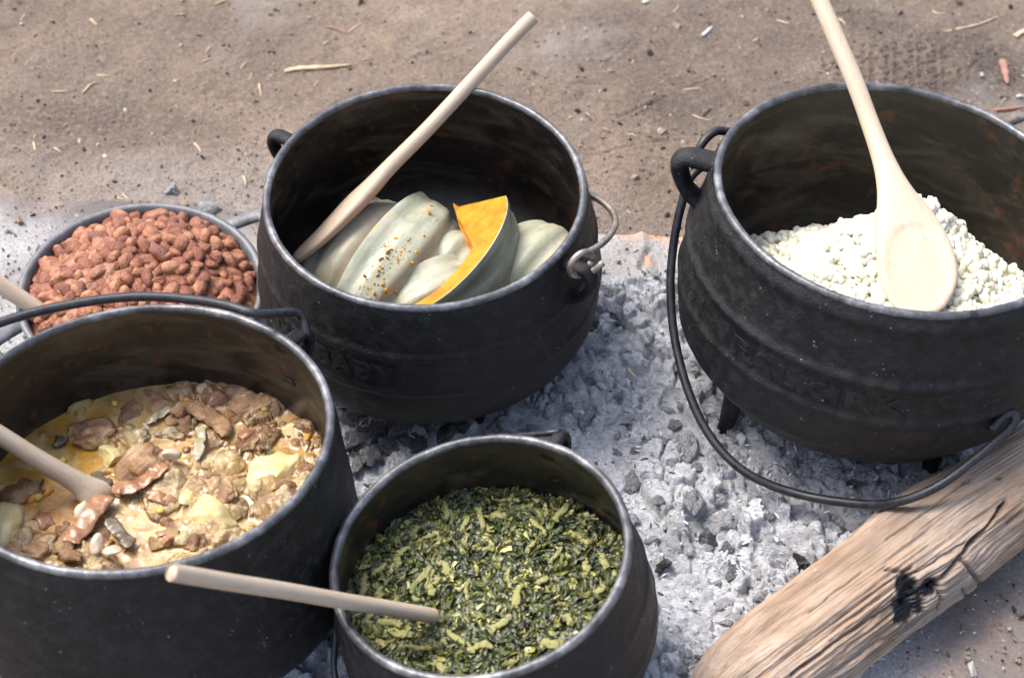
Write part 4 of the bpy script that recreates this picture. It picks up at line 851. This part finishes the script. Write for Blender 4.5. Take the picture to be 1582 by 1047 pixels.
# ------------------------------------------------------------------ the log
def build_log():
    st = [(1078, 1112, .046, .010), (1100, 1094, .047, .032), (1135, 1068, .048, .043), (1180, 1034, .049, .048), (1260, 975, .050, .0495), (1340, 917, .051, .051), (1410, 866, .052, .0535), (1465, 826, .053, .054), (1530, 782, .054, .051), (1600, 735, .056, .049), (1700, 668, .058, .048), (1860, 560, .060, .047)]
    P = np.array([at(*s[:3]) for s in st]); o = P[0]; B = basis(P[-1] - P[0], (0, 0, 1)); Lc = (P - o) @ B; Pc = catmull(Lc, 34); rad = catmull(np.c_[[s[3] for s in st]] * np.ones((1, 3)), 34)[:, 0] * .94
    seg = 420; t = np.linspace(0, 2 * np.pi, seg, endpoint=False); n = len(Pc)
    X_ = np.repeat(Pc[:, :1], seg, 1); T_ = np.repeat(t[None], n, 0); r = np.repeat(rad[:, None], seg, 1)
    ct, st_ = np.cos(T_), np.sin(T_)
    r = r * (1 + .10 * fbm(X_ * 7 + 1, ct * .9 + 5, 361, 3) + .06 * fbm(X_ * 7 + 1, st_ * .9 + 9, 363, 3))
    r += .0026 * fbm(X_ * 9, T_ * 7, 365, 4) + .0016 * fbm(X_ * 16, T_ * 24, 367, 4) + .0012 * fbm(X_ * 90, T_ * 14, 368, 3)
    fib = 1 - np.abs(fbm(X_ * 5 + 3, T_ * 30 + .6 * fbm(X_ * 8, T_ * 3, 377, 2), 379, 4)) * 2.2; fib2 = fbm(X_ * 9, T_ * 75, 381, 3)
    fmask = np.clip(.5 + 1.1 * fbm(X_ * 6, T_ * 1.6, 383, 3), .15, 1)
    r += (.0024 * fib + .0012 * fib2) * fmask + .0022 * fbm(X_ * 22, T_ * 4, 387, 3)
    for a0, dd in ((4.05, .94), (5.0, .95), (1.5, .93), (.35, .95)):
        cw = np.cos(T_ - a0 - .5 * fbm(X_ * 5, X_ * 0, 385, 2)); pl = np.repeat(rad[:, None], seg, 1) * dd / np.maximum(cw, .3); r = np.where(cw > .4, np.minimum(r, pl + (r - pl) * .25), r)
    # local coords of the features seen in the photo
    def lt(px, py):
        d = ray(px, py); dl = B.T @ d; ol = B.T @ (np.array([0, 0, HC]) - o); best = None
        for s in np.linspace(1.2, 1.7, 800):
            q = ol + dl * s; i = np.argmin(np.abs(Pc[:, 0] - q[0])); e = np.hypot(q[1] - Pc[i, 1], q[2] - Pc[i, 2]) - rad[i]
            if e < 0: return q[0], math.atan2(q[2] - Pc[i, 2], q[1] - Pc[i, 1]) % (2 * math.pi)
            if best is None or e < best[0]: best = (e, q[0], math.atan2(q[2] - Pc[i, 2], q[1] - Pc[i, 1]) % (2 * math.pi))
        return best[1:]
    crack = np.clip((.62 - fib) * 1.2, 0, .9) * fmask + np.clip(-fib2 * .5, 0, .3) * fmask; char = np.zeros_like(r)
    wob = .0025 * fbm(X_ * 60, T_ * 12, 369, 3)
    def line(pts, w, dep, col=1.):
        nonlocal r, crack
        q = np.array([lt(*p) for p in pts]); q[:, 1] *= .05; best = np.full(r.shape, 9.)
        for a, b in zip(q[:-1], q[1:]):
            ab = b - a; k = np.clip(((X_ - a[0]) * ab[0] + (T_ * .05 + wob - a[1]) * ab[1]) / (ab @ ab), 0, 1); best = np.minimum(best, np.hypot(X_ - a[0] - k * ab[0], T_ * .05 + wob - a[1] - k * ab[1]))
        g = np.exp(-(best / w) ** 2); r -= dep * g; crack = np.maximum(crack, g * col)
    line([(1555, 775), (1520, 820), (1490, 850), (1455, 885), (1440, 905)], .0016, .009)
    line([(1380, 930), (1300, 985), (1220, 1040)], .0012, .005, .8); line([(1500, 735), (1430, 790), (1370, 830)], .0010, .003, .6)
    line([(1582, 790), (1560, 808)], .0010, .003)
    line([(1490, 838), (1440, 870), (1400, 890)], .0012, .003, .6)
    line([(1480, 862), (1500, 885), (1515, 905)], .0020, .005, .7); line([(1505, 888), (1485, 905), (1490, 920)], .0014, .004, .7)
    line([(1370, 880), (1395, 882), (1408, 876)], .0018, .004, .9); line([(1445, 905), (1452, 925), (1448, 945)], .0016, .004, .9)
    line([(1310, 835), (1350, 800), (1390, 778)], .0012, .003, .8); line([(1330, 880), (1300, 905), (1250, 945)], .0010, .002, .5); line([(1380, 915), (1330, 960), (1270, 1000)], .0010, .0025, .5); line([(1400, 960), (1350, 990), (1290, 1030)], .0010, .0025, .6)
    line([(1420, 820), (1460, 790), (1500, 760)], .0008, .0015, .4); line([(1350, 940), (1280, 990)], .0008, .0018, .4)
    for px, py, w in ((1543, 738, .0022), (1492, 741, .003)):
        a = lt(px, py); g = np.exp(-(((X_ - a[0]) ** 2 + ((T_ - a[1]) * .05) ** 2) / w ** 2) ** 2); r -= .005 * g; crack = np.maximum(crack, g)
    def blob(px, py, sx_, sy_, dep):
        nonlocal r, char
        a = lt(px, py); d = ((X_ - a[0]) / sx_) ** 2 + ((T_ - a[1]) * .05 / sy_) ** 2 + .7 * fbm(X_ * 110, T_ * 6, 371, 4); g = 1 - sstep(.6, 1.2, d); r -= dep * g * (1 + .5 * fbm(X_ * 160, T_ * 9, 373, 3)); char = np.maximum(char, g)
    blob(1402, 908, .013, .014, .003); blob(1396, 940, .014, .015, .003); blob(1414, 925, .011, .016, .003); blob(1434, 908, .011, .008, .003)
    a = lt(1310, 840); up = sstep(0, 1, np.cos(T_ - (a[1] + .5)) - .55)
    char = np.maximum(char, .55 * np.clip(up * (.6 + 1.6 * fbm(X_ * 30, T_ * 4, 375, 4)), 0, 1) * (X_ < lt(1400, 780)[0]) * 1.)
    r += .004 * sstep(0, .01, X_ - lt(1440, 900)[0]) * np.exp(-((T_ - lt(1470, 880)[1]) / .35) ** 2) * (1 - sstep(0, .02, X_ - lt(1490, 880)[0]))
    V = np.stack([X_, Pc[:, 1:2] + r * np.cos(T_), Pc[:, 2:3] + r * np.sin(T_)], -1).reshape(-1, 3); m = len(V); V = np.vstack([V, Pc[:1] - [[.002, 0, 0]], Pc[-1:]])
    kk = np.arange(seg); k2 = (kk + 1) % seg; F = [grid_faces(n, seg, True)[:, ::-1], np.vstack([np.stack([np.full(seg, m), k2, kk], 1), np.stack([np.full(seg, m + 1), (n - 1) * seg + kk, (n - 1) * seg + k2], 1)])]
    me = mesh_np('firewood_log', V, F, True, attrs=dict(crack=np.r_[crack.ravel(), 0, 0], char=np.r_[char.ravel(), 0, 0]))
    bm = bmesh.new(); bm.from_mesh(me); bmesh.ops.recalc_face_normals(bm, faces=bm.faces); bm.to_mesh(me); bm.free()
    ob = link('firewood_log', me, M['log'], None, o); ob.rotation_mode = 'QUATERNION'; ob.rotation_quaternion = quat_of(B); tag(ob, 'bleached driftwood-like log with a charred notch lying on the ash', 'log')
build_log()

# ------------------------------------------------------------------ charcoal and ash lumps
def rock(seed, dims, cuts=9, sub=3, rough=.30):
    V, F = ico(sub); r2 = np.random.default_rng(seed)
    for k in range(cuts):
        n = r2.normal(size=3); n /= np.linalg.norm(n); s = V @ n - r2.uniform(.35, .75); V = V - np.where(s > 0, s, 0)[:, None] * n * .97
    V = V * (1 + rough * n3(V * np.array([.6, 1.6, 1.6]), 1.6, seed, 5))[:, None]; V /= np.abs(V).max(0)
    return mesh_np('lump', V * np.array(dims), F)
RK = [rock(500 + k, (1, random.uniform(.55, .85), random.uniform(.4, .65)), 8 + k % 5, 4, .30) for k in range(12)]
for r_ in RK: r_.materials.append(M['lump'])
def lump(name, px, py, size, col, label, cat, group=None, k=None, sink=.35, rot=None):
    w = at(px, py, .03); w = at(px, py, float(top(w[0], w[1]))); o = bpy.data.objects.new(name, RK[k if k is not None else random.randrange(12)]); COL.objects.link(o)
    o.location = (w[0], w[1], w[2] + size * .55 * (1 - 2 * sink) * .6); o.rotation_euler = (random.uniform(-.4, .4), random.uniform(-.4, .4), random.random() * 6.28 if rot is None else rot); o.scale = (size,) * 3; o.color = (*col, 1); tag(o, label, cat, group); return o
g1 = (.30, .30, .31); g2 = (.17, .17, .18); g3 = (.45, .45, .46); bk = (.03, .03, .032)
lump('charcoal_block', 1132, 660, .021, (.42, .42, .44), 'square ash-covered charcoal block beside the left leg of the maize pot', 'charcoal', None, 3)
lump('charcoal_block', 1100, 832, .019, (.09, .09, .10), 'blackish charcoal lump sunk in the ash in the middle between pot and log', 'charcoal', None, 5, .55)
lump('charcoal_block', 1235, 868, .011, bk, 'small black coal beside the upper edge of the log', 'charcoal', None, 2, .4)
lump('ash_chip', 1226, 888, .014, (.66, .65, .63), 'white flat ash chip lying by the small black coal next to the log', 'ash chip', None, 7, .5)
lump('ash_chip', 266, 296, .012, (.50, .52, .55), 'pale grey ash lump on the dirt behind the bean pan', 'ash chip', None, 4, .2)
lump('ash_chip', 326, 325, .016, (.62, .62, .62), 'flat white ash smear against the back of the bean pan', 'ash chip', None, 8, .6)
lump('ash_chip', 1011, 425, .012, (.62, .61, .60), 'white ash chunk next to the tear in the rusty sheet', 'ash chip', None, 1, .4)
lump('ash_chip', 1022, 455, .010, (.5, .5, .5), 'small grey ash crumb below the tear in the rusty sheet', 'ash chip', None, 6, .4)
lump('charcoal_block', 1025, 872, .013, (.06, .06, .065), 'dark coal half buried in ash close to the greens pot', 'charcoal', None, 9, .5)
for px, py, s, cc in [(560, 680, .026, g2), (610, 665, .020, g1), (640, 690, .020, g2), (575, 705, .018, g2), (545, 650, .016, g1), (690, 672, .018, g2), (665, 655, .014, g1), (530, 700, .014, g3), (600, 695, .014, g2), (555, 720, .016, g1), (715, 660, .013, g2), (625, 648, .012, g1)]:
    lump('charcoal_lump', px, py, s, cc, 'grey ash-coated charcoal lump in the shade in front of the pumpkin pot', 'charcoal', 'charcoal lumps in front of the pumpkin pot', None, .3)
taken = []
for i in range(380):
    px = random.uniform(770, 1340); py = random.uniform(445, 1040)
    s = random.choice([.004, .005, .006, .007, .008, .010, .013, .017]) * random.uniform(.8, 1.15)
    w = at(px, py, .03)
    if float(ash_mask(np.array(w[0]), np.array(w[1]))) < .5: continue
    if any((w[0] - a) ** 2 + (w[1] - b) ** 2 < (s + t) ** 2 * .55 for a, b, t in taken): continue
    taken.append((w[0], w[1], s)); v = random.choice([.46, .5, .54, .58, .6, .62, .64, .4, .55, .6, .22]); up = py < 680
    lump('ash_lump', px, py, s, (v * .985, v, v * 1.03), 'pale ash lump in the ash bed between the pumpkin pot and the maize pot' if up else 'pale ash lump in the ash bed between the greens pot and the log', 'ash lump', 'ash lumps near the upper pots' if up else 'ash lumps near the log', None, random.uniform(.4, .6))

# fine flakes and crumbs
def box_t():
    V = np.array([[x, y, z] for x in (-1, 1) for y in (-1, 1) for z in (-1, 1)], float); F = np.array([[0, 1, 3], [0, 3, 2], [4, 6, 7], [4, 7, 5], [0, 4, 5], [0, 5, 1], [2, 3, 7], [2, 7, 6], [0, 2, 6], [0, 6, 4], [1, 5, 7], [1, 7, 3]]); return V, F
BV, BF = box_t(); IV1, IF1 = ico(1); FL = [IV1 * (1 + .3 * np.clip(rng.normal(size=(len(IV1), 1)), -1.3, 1.3)) for k in range(6)]
acc = Acc(); N = 12000; xs = rng.uniform(-.38, .58, N); ys = rng.uniform(.68, 1.34, N); mk = ash_mask(xs, ys) > .25 + .5 * rng.random(N); xs, ys = xs[mk], ys[mk]; zz = top(xs, ys)
for x, y, z in zip(xs, ys, zz):
    s = min(.0010 * random.lognormvariate(0, .45), .0019); V = BV * np.array([random.uniform(1, 2.4), random.uniform(.6, 1.1), random.uniform(.25, .6)]) * s + rng.normal(size=(8, 3)) * s * .28
    B = rotm((0, 0, 1), random.random() * 6.28) @ rotm((1, 0, 0), random.gauss(0, .5)) @ rotm((0, 1, 0), random.gauss(0, .5)); v = random.choice([.66, .64, .6, .57, .54, .6, .48, .3, .10]) * random.uniform(.85, 1.1); acc.add(FL[random.randrange(6)], IF1, (B * s) @ np.diag([random.uniform(1, 4.0), random.uniform(.5, 1.1), random.uniform(.3, .7)]), np.array([x, y, z + s * .2]), (v * .985, v, v * 1.03))
o = link('ash_flakes', acc.mesh('ash_flakes', False), M['flake']); o['kind'] = 'stuff'; tag(o, 'fine ash flakes and charcoal crumbs strewn over the ash bed', 'ash flakes')
acc = Acc(); N = 17000; xs = rng.uniform(-.74, .74, N); ys = rng.uniform(.70, 1.95, N); d = .35 + .5 * sstep(1.75, 1.35, ys) + .3 * fbm(xs * 6, ys * 6, 381, 3); mk = (rng.random(N) < d) & (ash_mask(xs, ys) < .3); xs, ys = xs[mk], ys[mk]; zz = top(xs, ys)
for x, y, z in zip(xs, ys, zz):
    s = .0008 * random.lognormvariate(0, .5); V = BV * np.array([random.uniform(.8, 1.8), random.uniform(.6, 1.1), random.uniform(.4, .8)]) * s + rng.normal(size=(8, 3)) * s * .3
    c_ = random.choice([(.03, .028, .026), (.08, .07, .06), (.20, .16, .13), (.26, .2, .16), (.4, .37, .34), (.33, .28, .23), (.16, .12, .09), (.22, .16, .12), (.30, .22, .15), (.10, .07, .05)]); acc.add(V, BF, rrot(), np.array([x, y, z + s * .3]), c_)
o = link('dirt_grit', acc.mesh('dirt_grit', False), M['grit']); o['kind'] = 'stuff'; tag(o, 'fine grit and crumbs scattered over the brown dirt', 'grit')

# ------------------------------------------------------------------ twigs, straws, stones on the dirt
def twig(name, pts, r, mat, label, cat, group=None, flat=(1, 1), lift=.0):
    P = []
    for a, b in pts:
        w = at(a, b, 0); z = float(top(w[0], w[1])); w = at(a, b, z); P.append([w[0], w[1], z + r * .6 + lift])
    P = np.array(P); o = P[0].copy(); Pc = catmull(P - o, 6); n = len(Pc); rr = r * np.interp(np.linspace(0, 1, n), [0, .1, .6, 1], [.7, 1, .9, .4]) * (1 + .2 * rng.normal(size=n) * .5); V, F = tube(Pc, rr, 8, flat=flat)
    tag(link(name, mesh_np(name, V, F), M[mat], None, o), label, cat, group)
twig('dry_twig', [(440, 112), (462, 108), (500, 106), (543, 102)], .0032, 'straw', 'longest dry twig, lying on the dirt above the pumpkin pot', 'twig', None, (.8, 1.2))
twig('straw', [(538, 52), (550, 42), (560, 36)], .0011, 'straw', 'pale straw lying at the end of a small clump of debris near the top', 'straw')
twig('dry_twig', [(505, 42), (520, 46), (536, 53)], .0016, 'bark', 'thin brown twig touching a pale straw near the top', 'twig')
twig('wood_chip', [(1085, 57), (1093, 50), (1100, 43)], .0024, 'chip', 'small white wood chip between the two upper pots near the top', 'wood chip')
twig('bark_piece', [(1548, 95), (1552, 112), (1556, 132)], .0042, 'bark', 'reddish bark splinter on the dirt at the far right', 'bark', None, (.6, 1.3))
twig('grass_stem', [(1070, 178), (1082, 183), (1102, 187)], .0009, 'straw', 'fine pale grass stem just above the ear of the maize pot', 'grass stem')
twig('dry_twig', [(1086, 181), (1094, 172), (1099, 168)], .0012, 'coal', 'tiny black twig crossing a pale grass stem', 'twig')
twig('dry_twig', [(333, 8), (345, 3), (358, -4)], .0018, 'straw', 'short twig at the upper edge above the bean pan', 'twig')
twig('dry_twig', [(970, 570), (976, 578), (983, 585)], .0018, 'straw', 'tan twig sliver on the ash between the two upper pots', 'twig')
twig('dry_leaf', [(1568, 58), (1576, 52), (1586, 46)], .003, 'straw', 'curled dry leaf at the right edge', 'leaf', None, (.3, 1.4))
twig('root_fibre', [(1460, 50), (1500, 42), (1520, 36), (1540, 27)], .0016, 'straw', 'crooked root fibre on the dirt above the maize pot', 'root')
twig('charred_stick', [(1552, 196), (1572, 190), (1600, 180)], .0035, 'coal', 'charred black stick behind the rim of the maize pot', 'stick')
twig('dry_twig', [(1535, 172), (1560, 170), (1590, 165)], .0025, 'bark', 'brown stick lying beside the charred stick', 'stick')
twig('grass_stem', [(1056, 139), (1070, 138), (1082, 137)], .0009, 'straw', 'pale stem lying in the drag mark between the upper pots', 'grass stem')
for pts in ([(128, 145), (140, 132), (152, 128)], [(38, 103), (44, 96), (50, 88)], [(80, 142), (95, 142), (108, 141)], [(52, 220), (54, 230), (55, 234)], [(84, 229), (90, 233), (96, 238)], [(300, 222), (306, 228), (311, 236)], [(376, 272), (379, 281), (380, 290)], [(312, 97), (320, 94), (328, 90)], [(318, 82), (322, 77), (324, 73)], [(270, 24), (278, 23), (286, 24)], [(32, 33), (36, 27), (39, 22)], [(400, 130), (402, 140), (404, 150)], [(384, 125), (388, 118), (390, 112)], [(1200, 32), (1212, 36), (1220, 38)], [(1295, 30), (1302, 34), (1306, 40)], [(900, 62), (905, 60), (908, 56)], [(500, 70), (505, 67), (510, 65)], [(560, 94), (566, 92), (572, 93)], [(486, 134), (490, 128), (492, 124)], [(150, 117), (160, 118), (172, 118)], [(372, 107), (376, 102), (380, 97)], [(190, 300), (196, 306), (202, 312)], [(176, 303), (184, 307), (190, 309)], [(140, 30), (146, 36), (150, 40)], [(970, 208), (978, 209), (984, 212)], [(1440, 18), (1450, 22), (1462, 20)], [(1040, 20), (1046, 14), (1050, 8)]):
    twig('straw', [(a, b + 0.) for a, b in pts], random.uniform(.0008, .0014), 'straw', 'short pale straw bit lying loose on the brown dirt behind the pots', 'straw', 'straw bits on the dirt')
def stone(name, px, py, size, mat, label, cat, group=None):
    me = RKS[mat][random.randrange(4)]; w = at(px, py, 0); z = float(top(w[0], w[1])); w = at(px, py, z); o = bpy.data.objects.new(name, me); COL.objects.link(o); o.location = (w[0], w[1], z + size * .25); o.rotation_euler = (random.random() * .6, random.random() * .6, random.random() * 6.28); o.scale = (size,) * 3; tag(o, label, cat, group)
RKS = {}
for mt in ('pebble', 'coal', 'chip'):
    RKS[mt] = []
    for k in range(4): q = rock(600 + k + len(mt) * 7, (1, random.uniform(.6, .9), random.uniform(.45, .7)), 7, 2); q.materials.append(M[mt]); RKS[mt].append(q)
stone('pebble', 943, 111, .0045, 'pebble', 'round brown pebble left of the drag marks between the upper pots', 'pebble'); stone('pebble', 1104, 118, .004, 'pebble', 'tiny brown pebble at the end of the drag mark above the maize pot ear', 'pebble')
stone('coal_crumb', 1005, 83, .006, 'coal', 'black coal crumb on the dirt midway between the two upper pots', 'coal'); stone('coal_crumb', 1032, 333, .0045, 'coal', 'grey-black crumb on the dirt just left of the wire handle', 'coal')
stone('grey_pebble', 998, 4, .006, 'chip', 'bluish grey flat pebble at the top edge', 'pebble'); stone('white_stone', 1576, 150, .006, 'chip', 'small whitish stone at the right edge below the bark splinter', 'stone')
stone('grey_pebble', 980, 276, .007, 'pebble', 'grey flat stone on the dirt right of the pumpkin pot', 'pebble'); stone('clod', 1480, 3, .010, 'pebble', 'dark earth clod at the top right edge', 'clod')
for i in range(46):
    px, py = random.uniform(5, 1575), random.uniform(5, 300)
    if 420 < px < 910 and py > 110 or px > 1090 and py > 115: continue
    mt = random.choice(['coal', 'coal', 'chip', 'pebble']); nm, lb = {'coal': ('coal_crumb', 'tiny black coal crumb loose on the brown dirt'), 'chip': ('ash_crumb', 'tiny white ash crumb loose on the brown dirt'), 'pebble': ('pebble', 'tiny brown pebble loose on the dirt')}[mt]
    stone(nm, px, py, random.uniform(.0018, .004), mt, lb, nm.replace('_', ' '), {'coal': 'coal crumbs', 'chip': 'ash crumbs', 'pebble': 'pebbles'}[mt] + ' scattered on the dirt')
